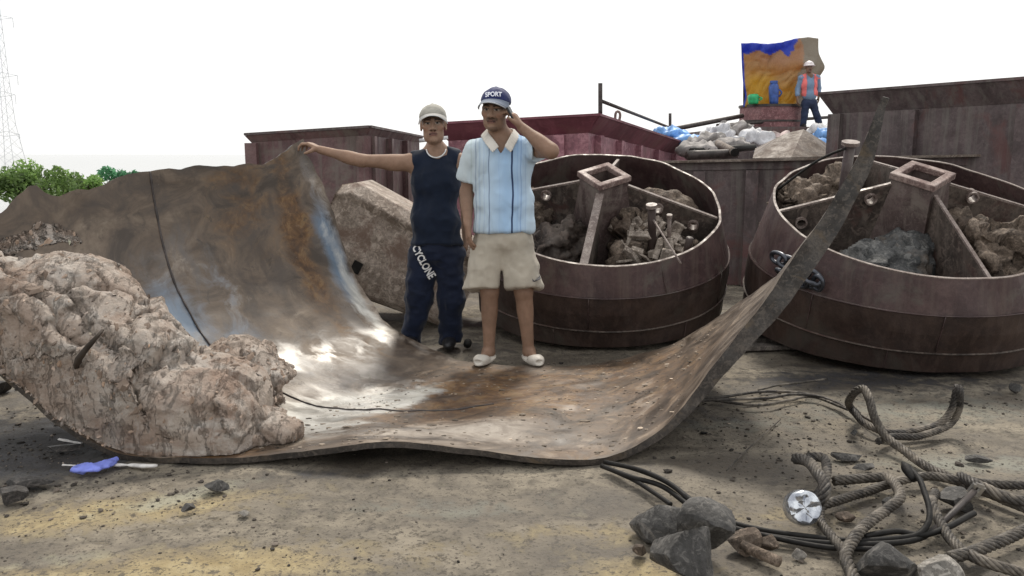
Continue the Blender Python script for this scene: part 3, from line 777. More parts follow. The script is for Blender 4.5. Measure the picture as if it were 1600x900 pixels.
M_HUBBOX = weathered('hub_box_paint', (0.070, 0.046, 0.042, 1), (0.115, 0.080, 0.074, 1), (0.165, 0.125, 0.115, 1), 5, (0.5, 0.8), 0, 0.3, 0.005, 50, (0.17, 0.14, 0.12, 1), 3, (0.55, 0.75), streak=(0.19, 0.155, 0.135, 1), mott=0.6)
def drum(Cc, R, tx, ty, webs, label, hole_sets, dent_seed, mats):
    n = Vector((math.sin(ty), -math.sin(tx), 1)).normalized()
    e1 = (Vector((1, 0, 0)) - n * n.x).normalized(); e2 = n.cross(e1)
    Cc = Vector(Cc)
    def W(a, b, c): return Cc + e1 * a + e2 * b + n * c
    def ang(t, r, c): return W(r * math.cos(t), r * math.sin(t), c)
    base = W(0, -R * 1.1, -.6); base.z = 0
    root = thing('steel_drum', base, label, 'steel drum', 'tilted open steel drums')
    NA = 120
    A = np.linspace(0, 2 * np.pi, NA, endpoint=False)
    def ring(name, prof, mat, closed=True, rough=0.0, parent=None):
        V, F = [], []
        m = len(prof)
        for k, t in enumerate(A):
            for (r, c) in prof:
                d = rough * float(vnoise(np.array([math.cos(t) * 5, math.sin(t) * 5, c * 7 + dent_seed]), dent_seed))
                V.append(ang(t, r + d, c + d * .4 - np.interp(-c, [.0, .02, .19, .46, .60], [0, .0, .20, .21, .30]) * (r * math.sin(t) + R2)))
        for k in range(NA):
            for j in range(m if closed else m - 1):
                a, b = k * m + j, k * m + (j + 1) % m; c, d = ((k + 1) % NA) * m + (j + 1) % m, ((k + 1) % NA) * m + j
                F.append((a, b, c, d))
        return mk(name, V, F, mat, parent or root, False)
    R2 = R * 1.115
    up = ring('upper_ring', [(R, 0), (R2 - .006, -.185), (R2 - .030, -.185), (R - .013, 0)], mats[0], rough=.010)
    ring('rim_edge', [(R + .0015, -.004), (R + .0015, .003), (R - .0145, .003), (R - .0145, -.004)], M_RIM, rough=.010, parent=up)
    ring('middle_ring', [(R2, -.192), (R2 + .008, -.32), (R2 + .004, -.450), (R2 - .026, -.450), (R2 - .026, -.192)], mats[1], rough=.007)
    ring('weld_bead', [(R2 + .001, -.184), (R2 + .005, -.188), (R2 + .001, -.193), (R2 - .012, -.188)], M_DRUMP, rough=.005)
    ring('weld_bead', [(R2 + .005, -.446), (R2 + .014, -.452), (R2 + .005, -.460), (R2 - .012, -.452)], M_INNER, rough=.007)
    ring('lower_ring', [(R2 - .004, -.456), (R2 - .008, -.590), (R2 - .04, -.590), (R2 - .03, -.456)], mats[1], rough=.008)
    # cone underneath
    V = [ang(t, R2 - .02, -.585 - .29 * (R2 * math.sin(t) + R2)) for t in A] + [W(0, 0, -1.02)]
    mk('bottom_cone', V, [(k, (k + 1) % NA, NA) for k in range(NA)], mats[1], root, False)
    # inside floor
    V = [ang(t, R2 - .02, -.50) for t in A] + [W(0, 0, -.50)]
    mk('inner_floor', V, [((k + 1) % NA, k, NA) for k in range(NA)], M_INNER, root, False)
    # vertical seams of the ring plates
    for t0, c0, c1 in ((-1.75, -.19, -.44), (-1.2, -.01, -.18), (-2.5, -.19, -.44), (-1.0, -.46, -.585), (-2.0, -.46, -.585), (-0.6, -.19, -.44)):
        r0 = R2 + .006
        q = [ang(t0, (r0 if c < -.185 else R + (r0 - R) * (-c / .185)), c - np.interp(-c, [.0, .02, .19, .46, .60], [0, .0, .20, .21, .30]) * (r0 * math.sin(t0) + R2)) for c in np.linspace(c0, c1, 5)]
        v, f = tube_geo(q, .003, 6); mk('seam', v, f, M_DRUMP, root, True)
    # hub box with a square collar
    hub_c, s_o, s_i = .235 * R / .88, .205 * R / .88, .135 * R / .88
    w0 = webs[0]
    cor = lambda s, c: [ang(w0 + k * math.pi / 2, s, c) for k in range(4)]
    sh = s_o * .88
    mb = MB()
    ro, ri, rb_o = cor(sh, hub_c - .02), cor(sh - .03, hub_c - .02), cor(sh * 1.65, -.5)
    rb_i = cor(sh * 1.55, -.5)
    V = ro + ri + rb_o + rb_i
    F = []
    for k in range(4):
        j = (k + 1) % 4
        F += [(k, j, 8 + j, 8 + k), (4 + j, 4 + k, 12 + k, 12 + j)]
    mb.add(V, F)
    hub = mb.build('hub_box', M_HUBBOX, root)
    o_t, i_t, o_b, i_b = cor(s_o, hub_c + .02), cor(s_i, hub_c + .02), cor(s_o, hub_c - .022), cor(s_i, hub_c - .022)
    V = o_t + i_t + o_b + i_b; F = []
    for k in range(4):
        j = (k + 1) % 4
        F += [(k, j, 4 + j, 4 + k), (8 + j, 8 + k, 12 + k, 12 + j), (k, 8 + k, 8 + j, j), (4 + j, 12 + j, 12 + k, 4 + k)]
    bev(mk('square_collar', V, F, M_HUB, root, False), .006, 2)
    # radial web plates with pipe holes
    for wi, t in enumerate(webs):
        d = e1 * math.cos(t) + e2 * math.sin(t); side = n.cross(d)
        r0, r1 = sh * .98, R - .03
        poly = [(r0, -.5), (r1 + .03, -.5), (r1 + .03, -.17), (r1, -.03), (r0, hub_c - .06)]
        holes = hole_sets[wi]
        v, f = plate_with_holes(poly, [((r, c), .030) for r, c in holes], lambda u, q: Cc + d * u + n * q, .02, side)
        wo_ = mk('web_plate', v, f, M_INNER, root, False)
        mb = MB(); mb.bar(Cc + d * r0 + n * (hub_c - .056), Cc + d * r1 + n * (-.026), .022 if wi != 3 or not mats[2] else .055, .014, n)
        mb.build('top_flange', M_RIM, wo_)
        if wi == 3 and mats[2]:
            mb = MB(); mb.bar(Cc + d * (r1 - .01) + n * (-.04), Cc + d * (r1 - .06) + n * (-.30), .055, .014, d); mb.build('end_flange', M_RIM, wo_)
        for r, c in holes:
            pc = Cc + d * r + n * c
            for sgn in (1,):
                pass
            V, F = [], []
            for k in range(20):
                a = k / 20 * 2 * math.pi; dr = d * math.cos(a) + n * math.sin(a)
                for rr, off in ((.040, -.035), (.040, .035), (.029, .035), (.029, -.035)): V.append(pc + dr * rr + side * off)
            for k in range(20):
                for j in range(4): F.append((k * 4 + j, k * 4 + (j + 1) % 4, ((k + 1) % 20) * 4 + (j + 1) % 4, ((k + 1) % 20) * 4 + j))
            mk('pipe_collar', V, F, M_RIM, wo_, False)
    return root, W, ang
dg = math.radians
D1, W1, A1 = drum((.665, 6.11, .955), .85, dg(27.7), dg(-1.5), [dg(-14), dg(76), dg(166), dg(256)],
    'tilted rusty open drum behind the man on the phone, broken rubble inside', [[(.40, .02), (.66, -.09)], [], [(.42, .04)], []], 3, (M_DRUMP, M_DRUM, True))
D2, W2, A2 = drum((2.66, 5.52, .957), .90, dg(24.5), dg(-1.4), [dg(-4), dg(88), dg(176), dg(-84)],
    'tilted rusty open drum at the right edge, bluish mud inside and chain outside', [[(.34, .10)], [], [(.30, .08), (.72, -.10)], []], 8, (M_DRUMP, M_DRUM, False))

def heap(name, blobs, h, mat, label, amp, seed, cat, k=.06, chunk=True, floor=None):
    s = SDF(); lo, hi = np.full(3, 99.0), np.full(3, -99.0)
    for c, r in blobs:
        s.ell(c, r, k); lo = np.minimum(lo, np.array(c) - np.array(r)); hi = np.maximum(hi, np.array(c) + np.array(r))
    V, Q = s.mesh(lo - .08, hi + .08, h)
    N = vnormals(V, Q); V = V + N * (amp * .06 * fbm(V * 5, 3, seed))[:, None]
    N = vnormals(V, Q)
    if chunk:
        # angular chunks: piecewise facets from a jittered cell pattern
        pts = lo + rng.random((220, 3)) * (hi - lo); off = rng.random(220) - .5; dirs = rng.normal(size=(220, 3)); dirs /= np.linalg.norm(dirs, axis=1)[:, None]
        d = ((V[:, None] - pts[None]) ** 2).sum(-1); j = d.argsort(1)[:, :2]
        d0 = np.sqrt(np.take_along_axis(d, j, 1)); edge = d0[:, 1] - d0[:, 0]
        V = V + N * (amp * (.07 * off[j[:, 0]] + ((V - pts[j[:, 0]]) * dirs[j[:, 0]]).sum(1) * .75 - .012 * np.exp(-edge / .008)))[:, None]
    V = V + N * (amp * .012 * fbm(V * 30, 3, seed + 5))[:, None]
    if floor is not None: V[:, 2] = np.maximum(V[:, 2], floor)
    c = Vector(((lo + hi) / 2).tolist()); c.z = float(lo[2])
    return put(mk(name, V, Q, mat, None, True, origin=c), label, cat)
# rubble and mud inside drum 1
heap('rubble_heap', [(W1(.28, -.34, -.32), (.26, .22, .26)), (W1(.22, -.22, -.20), (.18, .16, .22)), (W1(.45, -.45, -.36), (.22, .18, .20)), (W1(.14, -.52, -.42), (.2, .18, .14)), (W1(.50, -.28, -.36), (.16, .14, .22))],
     .012, M_MUD, 'heap of broken grey rubble in the right front of the drum behind the phone man', 1.0, 4, 'rubble')
heap('mud_heap', [(W1(-.38, -.22, -.34), (.26, .2, .24)), (W1(-.25, -.16, -.28), (.14, .14, .22)), (W1(-.55, -.2, -.35), (.2, .2, .18))],
     .014, M_INNER, 'brown mud banked in the left of the drum behind the phone man', .8, 14, 'mud')
heap('mud_heap', [(W1(.48, .18, -.22), (.24, .18, .22)), (W1(.62, .05, -.30), (.16, .16, .2)), (W1(.35, .3, -.3), (.2, .2, .2))],
     .014, M_MUD, 'grey mud at the back right of the drum behind the phone man', .6, 24, 'mud', chunk=False)
heap('mud_heap', [(W1(-.55, .2, -.2), (.22, .2, .22)), (W1(-.7, .08, -.25), (.12, .16, .2))], .016, M_MUD, 'pale mud at the back left of the drum, at the polo shirt', .7, 34, 'mud')
# mud inside drum 2
heap('mud_heap', [(W2(-.30, -.34, -.28), (.30, .24, .20)), (W2(-.12, -.25, -.24), (.2, .2, .2)), (W2(-.48, -.42, -.32), (.24, .22, .18))],
     .013, M_MUDB, 'smooth bluish grey mud in the front left of the right-hand drum', .55, 44, 'mud', chunk=True)
heap('mud_heap', [(W2(.35, -.28, -.22), (.28, .24, .26)), (W2(.55, -.35, -.2), (.22, .2, .24)), (W2(.25, -.2, -.15), (.14, .12, .2)), (W2(.45, -.55, -.3), (.25, .18, .14))],
     .013, M_MUD, 'dark lumpy mud right of the front rib in the right-hand drum', .9, 54, 'mud')
heap('mud_heap', [(W2(-.62, .28, -.16), (.22, .2, .22)), (W2(-.42, .42, -.14), (.2, .2, .2))], .014, M_MUD, 'dark mud lumps at the back left of the right-hand drum', 1.0, 64, 'mud')
def pipe(name, a, b, r, mat, label, cat, cap=None, capmat=None, group=None):
    a, b = Vector(a), Vector(b)
    root = thing(name, a, label, cat, group)
    v, f = tube_geo([a.lerp(b, k / 4) for k in range(5)], r, 12); mk('shaft', v, f, mat, root, True)
    if cap:
        d = (b - a).normalized(); v, f = tube_geo([b - d * .012, b + d * .012], cap, 16); mk('flange', v, f, capmat or mat, root, False)
    return root
pipe('vent_pipe', W1(.33, -.50, -.45), P(1018, 322, 5.66), .028, M_DRUM, 'upright brown pipe with flanged top in the rubble of the middle drum', 'pipe', .038, M_RIM)
pipe('vent_pipe', W1(.44, -.42, -.40), P(1046, 338, 5.72), .014, M_RIM, 'thin pale pipe stub beside the flanged pipe in the rubble', 'pipe', .020, M_RIM)
pipe('vent_pipe', W1(.50, -.52, -.40), P(1078, 372, 5.62), .026, M_DRUM, 'short dark pipe stub nearest the right rim of the middle drum', 'pipe')
pipe('steel_rod', P(1064, 412, 5.28), P(1021, 344, 5.66), .007, M_RIM, 'thin rusty rod leaning over the rim of the middle drum', 'rod')
pipe('vent_pipe', W2(-.40, .16, -.40), P(1329, 224, 5.62), .034, M_BOX2, 'leaning pipe with round flange in the right-hand drum, behind the raised plate tip', 'pipe', .058, M_RIM)
v, f = tube_geo(spline([W2(-.80, .35, .0), P(1270, 256, 5.72), P(1300, 240, 5.65), P(1322, 232, 5.60)], 12), .009, 8)
put(mk('hose', v, f, M_BLACK, None, True, origin=v[0]), 'thin dark hose running from the rim to the leaning flanged pipe', 'hose')
M_SHARD = weathered('shard', (0.14, 0.11, 0.09, 1), (0.27, 0.225, 0.185, 1), (0.44, 0.38, 0.325, 1), 9, (0.7, 0.95), 0, 0.4, 0.006, 50)
def shard(c, dr, L, wd, th, label):
    dr = Vector(dr).normalized(); s = dr.cross(Vector((.3, .5, .8))).normalized(); u = s.cross(dr)
    c = Vector(c); pts = []
    for q, (kx, ky) in enumerate(((-.5, .8), (-.5, -.9), (.3, -1), (.55, -.2), (.42, .9))):
        pts.append(c + dr * (kx * L) + s * (ky * wd / 2))
    n = len(pts); V = [p + u * th / 2 for p in pts] + [p - u * th / 2 for p in pts]
    F = [tuple(range(n)), tuple(range(2 * n - 1, n - 1, -1))] + [(i, n + i, n + (i + 1) % n, (i + 1) % n) for i in range(n)]
    put(bev(mk('rubble_piece', V, F, M_SHARD, None, False, origin=c), .004, 1), label, 'rubble', 'loose pieces on the rubble heap')
for i in range(46):
    a, b = rng.uniform(.08, .60), rng.uniform(-.60, -.16)
    c = W1(a, b, -.13 + .10 * math.exp(-((a - .25) / .18) ** 2 - ((b + .3) / .2) ** 2) + rng.uniform(-.05, .03))
    shard(c, rng.normal(size=3), rng.uniform(.06, .20), rng.uniform(.03, .11), rng.uniform(.012, .05), 'loose broken piece on the rubble heap in the middle drum')
# chain on the outside of drum 2
def chain():
    pts = [A2(math.radians(t), 1.035, c) for t, c in ((198, -.16), (204, -.13), (210, -.12), (216, -.13), (221, -.16), (214, -.20), (208, -.21), (203, -.22))]
    root = thing('steel_chain', pts[0], 'heavy dark chain draped on the outside of the right-hand drum', 'chain')
    p = spline(pts, 9)
    m = plain('chain_steel', (0.075, 0.080, 0.095, 1), 0.35, 0.7, 0.3)
    out = (A2(math.radians(208), 1, 0) - A2(math.radians(208), 0, 0)).normalized()
    for i in range(8):
        a, b = Vector(p[i]), Vector(p[i + 1]); d = (b - a); L = d.length * .5 + .026; d.normalize()
        o = out - d * out.dot(d); o.normalize(); s = d.cross(o)
        if i % 2: s, o = (s + o * .9).normalized(), (o - s * .9).normalized()
        c = (a + b) / 2 + out * (.01 if i % 2 else .0); path = []
        for q in range(25):
            t = q / 24 * 2 * math.pi
            path.append(c + d * (L * math.cos(t)) + s * (.036 * math.copysign(abs(math.sin(t)) ** .7, math.sin(t))))
        v, f = tube_geo(path, .0145, 8, False); mk('link', v, f, m, root, True)
chain()
# ================================================================== BOXES, HOPPER, WALL BEHIND
def Zat(px, py, Y): return P(px, py, Y).z
M_PINK = weathered('lit_crimson', (0.26, 0.105, 0.135, 1), (0.34, 0.155, 0.185, 1), (0.41, 0.21, 0.24, 1), 1.6, (0.5, 0.75), 0, 0.2, 0.004, 40, (0.22, 0.12, 0.12, 1), 1.2, (0.55, 0.75))  # lighter copy of the crimson: sunlit look of the panels put into colour
def coaming(name, tops, bottom, label, cat, mat, flange=.10, fl_h=.12, ribs=(), closed=True, rib_w=.14):
    """open steel box from its top corners (going round); flange round the top, ribs on its sides"""
    tops = [Vector(t) for t in tops]
    n = len(tops); base = sum(tops, Vector()) / n; base.z = bottom
    root = thing(name, base, label, cat)
    cx = sum(tops, Vector()) / n
    for i in range(n):
        a, b = tops[i], tops[(i + 1) % n]
        d = (b - a); d.z = 0; d.normalize(); out = Vector((d.y, -d.x, 0))
        if out.dot((a + b) / 2 - cx) < 0: out = -out
        a0, b0 = Vector((a.x, a.y, bottom)), Vector((b.x, b.y, bottom))
        mb = MB(); inn = -out * .03
        mb.hexa([a0, b0, b0 + inn, a0 + inn, a - Vector((0, 0, .03)), b - Vector((0, 0, .03)), b + inn - Vector((0, 0, .03)), a + inn - Vector((0, 0, .03))])
        wl = mb.build('side_wall', mat if mat is not M_PURPLE else M_PINK, root)
        for k in ribs[i] if i < len(ribs) else ():
            c = a.lerp(b, k); lo = Vector((c.x, c.y, bottom)) + out * .002
            mb = MB(); h = d * rib_w / 2; t = Vector((c.x, c.y, c.z - fl_h - .01)) + out * .002
            mb.hexa([lo - h, lo + h, lo + h + out * .07, lo - h + out * .07, t - h, t + h, t + h + out * .07, t - h + out * .07])
            mb.build('rib', mat if mat is not M_PURPLE else M_PINK, wl)
        # sloped flange under the lip, then the flat lip
        ea, eb = a - d * flange, b + d * flange
        mb = MB()
        mb.hexa([a - Vector((0, 0, fl_h)) + out * .004, b - Vector((0, 0, fl_h)) + out * .004, b + inn - Vector((0, 0, fl_h)), a + inn - Vector((0, 0, fl_h)),
                 ea + out * flange - Vector((0, 0, .028)), eb + out * flange - Vector((0, 0, .028)), b + inn - Vector((0, 0, .028)), a + inn - Vector((0, 0, .028))])
        mb.build('flange', mat, wl)
        mb = MB(); q = Vector((0, 0, .026))
        mb.hexa([ea + out * (flange + .012) - q, eb + out * (flange + .012) - q, b + inn - q, a + inn - q, ea + out * (flange + .012), eb + out * (flange + .012), b + inn, a + inn])
        mb.build('lip', M_BOX2 if mat is not M_PURPLE else mat, wl)
    return root
# left box
coaming('steel_box', [P(392, 208, 9.35), P(573, 196, 9.0), P(655, 212, 13.2), P(500, 214, 13.6)], 0, 'low maroon steel box behind the standing plate wall and the bare-armed man', 'steel box', M_BOX, .05, .10, [(.02, .98), (.03, .3, .6), (), ()])
# crimson hopper
coaming('steel_hopper', [P(700, 192, 9.6), P(920, 178, 9.2), P(1125, 244, 19.0), P(930, 240, 19.4)], 0, 'crimson ribbed steel hopper behind the two men', 'hopper', M_PURPLE, .15, .20,
        [(.18, .55, .80), (.03, .12, .22, .33, .46, .62, .80), (), ()], rib_w=.13)
# tall box on the right
coaming('steel_box', [P(1303, 144, 9.0), P(1640, 118, 7.35), P(1900, 150, 10.2), P(1500, 165, 12.0)], 0, 'tall grey maroon steel box at the right edge, above the right-hand drum', 'steel box', M_BOX2, .11, .22, [(.03, .42, .93), (), (), (.5,)])
# long bulwark behind the drums
def bulwark():
    a, b = P(1010, 252, 8.6), P(1760, 236, 7.55)
    root = thing('bulwark', Vector(((a.x + b.x) / 2, (a.y + b.y) / 2, 0)), 'long brown steel bulwark with ribs running behind both drums', 'bulwark')
    d = (b - a).normalized(); out = Vector((d.y, -d.x, 0)).normalized()
    if out.y > 0: out = -out
    def seg(u0, u1, z0, z1, o0, o1):
        p, q = a.lerp(b, u0), a.lerp(b, u1); p0, q0 = p + out * o0, q + out * o0; p1, q1 = p + out * o1, q + out * o1
        f = lambda v, z: Vector((v.x, v.y, v.z + z if z < .5 and z > -.5 else 0))
        return MB().hexa([f(p1, z0), f(q1, z0), f(q0, z0), f(p0, z0), f(p1, z1), f(q1, z1), f(q0, z1), f(p0, z1)])
    wl = seg(0, 1, -9, -.02, -.03, 0).build('side_wall', M_BOX2, root)
    seg(0, 1, -.022, .0, -.05, .09).build('lip', M_TAN, root)
    seg(0, 1, -.10, -.024, .003, .02).build('band', M_BOX2, root)
    for u in (.125, .245, .42, .6, .8):
        seg(u - .014, u + .014, -9, -.11, .002, .07).build('rib', M_BOX2, root)
bulwark()
# raised deck of the vessel behind
def platform():
    put(MB().hexa([Vector(p) for p in ((1.6, 8.75, -2.5), (12, 8.75, -2.5), (12, 30, -2.5), (1.6, 30, -2.5), (1.6, 8.75, 1.16), (12, 8.75, 1.16), (12, 30, 1.16), (1.6, 30, 1.16))]).build('raised_deck', M_BOX2, None, origin=(6, 19, 0)), kind='structure')
    put(MB().hexa([Vector(p) for p in ((4.6, 17.2, 1.16), (12, 17.2, 1.16), (12, 24, 1.16), (4.6, 24, 1.16), (4.6, 17.2, 1.86), (12, 17.2, 1.86), (12, 24, 1.86), (4.6, 24, 1.86))]).build('hatch_cover', M_BOX2, None, origin=(8, 20, 1.16)), 'dark flat hatch the helmeted worker stands on', 'hatch')
platform()
# tan plate folded over a ridge
def cover():
    Y = 9.3
    a, b, c, d = P(1176, 247, Y), P(1228, 208, Y + .5), P(1256, 202, Y + .5), P(1297, 244, Y)
    m = P(1236, 246, Y - .35)
    e, g = P(1180, 232, Y + 1.3), P(1305, 232, Y + 1.3)
    V = [a, m, d, c, b, e, g]; k = Vector((0, 0, -.02))
    F = [(0, 1, 4), (1, 3, 4), (1, 2, 3), (0, 4, 5), (3, 2, 6), (4, 3, 6, 5)]
    o = mk('canvas_cover', V, F, M_TAN, None, False, origin=m); s = o.modifiers.new('t', 'SOLIDIFY'); s.thickness = .02
    put(o, 'peaked tan canvas cover behind the bulwark, below the worker', 'cover')
cover()
# sacks, sheets and scrap on the raised deck
def cloth_lump(name, px, py, Y, rx, ry, rz, mat, label, cat, seed, amp=1.0):
    s = SDF(); c = P(px, py, Y)
    s.ell(c, (rx, ry, rz), .03); s.ell(c + Vector((rx * .5, -.05, -rz * .2)), (rx * .6, ry * .8, rz * .8), .05); s.ell(c + Vector((-rx * .55, .05, -rz * .3)), (rx * .55, ry * .8, rz * .7), .05)
    V, Q = s.mesh(np.array(c) - np.array([rx * 1.6, ry * 1.5, rz * 1.6]), np.array(c) + np.array([rx * 1.6, ry * 1.5, rz * 1.6]), .035)
    N = vnormals(V, Q)
    V = V + N * (amp * (.13 * ridged(V * 4.2, 2, seed) - .06 + .09 * fbm(V * 11, 2, seed)) * min(1, rz * 5))[:, None]
    V[:, 2] = np.maximum(V[:, 2], 1.165)
    put(mk(name, V, Q, mat, None, True, origin=(c.x, c.y, c.z - rz)), label, cat)
M_WSACK = plain('white_sack', (0.62, 0.62, 0.64, 1), 0.7, 0, .25, 5)
M_GSACK = plain('grey_sack', (0.30, 0.28, 0.27, 1), 0.8, 0, .4, 5)
M_BTARP = plain('blue_tarp', (0.16, 0.36, 0.72, 1), 0.5, 0, .3, 4)
M_PSACK = plain('pinkish_sack', (0.50, 0.40, 0.38, 1), 0.8, 0, .35, 5)
for i, (nm, px, py, Y, rx, ry, rz, m, lb, ct) in enumerate([
    ('tarpaulin', 1045, 210, 14.5, .26, .3, .10, M_BTARP, 'light blue tarpaulin at the left end of the scrap behind the hopper', 'tarpaulin'),
    ('tarpaulin', 1068, 220, 13.8, .22, .3, .09, M_BTARP, 'second crumpled blue tarpaulin, just right of the first', 'tarpaulin'),
    ('sack', 1102, 222, 13.2, .27, .3, .12, M_GSACK, 'grey sack in the middle of the scrap, right of the blue sheets', 'sack'),
    ('sack', 1122, 212, 15.5, .20, .25, .17, M_WSACK, 'white pointed sack left of the red round tank', 'sack'),
    ('sack', 1146, 206, 16.4, .26, .25, .20, M_GSACK, 'big grey bundle leaning at the left foot of the red tank', 'sack'),
    ('sack', 1180, 219, 14.6, .25, .3, .14, M_WSACK, 'white sack in front of the red tank', 'sack'),
    ('sack', 1208, 216, 15.2, .22, .3, .12, M_PSACK, 'pinkish sack right in front of the red tank', 'sack'),
    ('sack', 1088, 232, 12.0, .25, .3, .07, M_GSACK, 'flat grey sack lowest in the scrap, by the hopper end', 'sack'),
    ('sack', 1142, 226, 12.6, .22, .3, .08, M_GSACK, 'flat grey sack by the loose pipe behind the bulwark', 'sack'),
    ('sack', 1292, 212, 14.6, .20, .3, .10, M_BTARP, 'pale blue sheet below the worker, by the tall box', 'tarpaulin'),
    ('sack', 1284, 206, 15.5, .22, .3, .10, M_WSACK, 'white bundle at the feet of the helmeted worker', 'sack'),
    ('sack', 1296, 232, 11.0, .16, .2, .09, M_BTARP, 'small blue sheet between the tan cover and the tall box', 'tarpaulin')]):
    if 'sheet' in lb: nm = 'tarpaulin'
    cloth_lump(nm, px, py, Y, rx, ry, rz, m, lb, ct, 10 + i)
pipe('scrap_pipe', P(1122, 224, 11.6), P(1148, 238, 10.6), .05, M_TAN, 'short pale pipe pointing at the camera above the bulwark', 'pipe', .052, M_BLACK)
pipe('scrap_beam', P(1080, 237, 11.6), P(1178, 230, 12.4), .05, M_BLACK, 'dark beam lying across the scrap behind the bulwark', 'beam')
pipe('scrap_beam', P(1075, 243, 10.5), P(1150, 240, 10.8), .06, M_DARKST, 'lower dark beam at the hopper end of the scrap', 'beam')
pipe('scrap_beam', P(1040, 204, 17.0), P(1160, 181, 18.8), .05, M_DARKST, 'dark pole sloping up to the red tank', 'pole')
pipe('guard_rail', P(1120, 196, 18.2), P(1310, 182, 19.4), .035, M_DARKST, 'dark rail running behind the worker across the red tank', 'rail')
# hopper fittings
pipe('stanchion', P(938, 186, 11.0), P(938, 130, 11.0), .028, M_DARKST, 'tall dark post rising above the crimson hopper corner', 'post')
pipe('stanchion', P(1047, 205, 17.0), P(1047, 177, 17.0), .03, M_DARKST, 'short dark post beyond the crimson hopper', 'post')
pipe('guard_rail', P(940, 158, 11.0), P(1056, 203, 17.0), .024, M_DARKST, 'thin dark rail sloping down from the tall post', 'rail')
v, f = tube_geo(spline([P(961, 190, 11.4), P(962, 177, 11.4), P(966, 174, 11.4), P(969, 179, 11.4), P(967, 192, 11.4)], 14), .018, 8)
put(mk('lifting_eye', v, f, M_HUB, None, True, origin=v[0]), 'small bent lifting eye on the crimson hopper edge', 'lifting eye')
pipe('scrap_beam', P(700, 215, 9.3), P(655, 220, 9.3), .02, M_WSACK, 'white stub between the two men, at the hopper corner', 'bar')
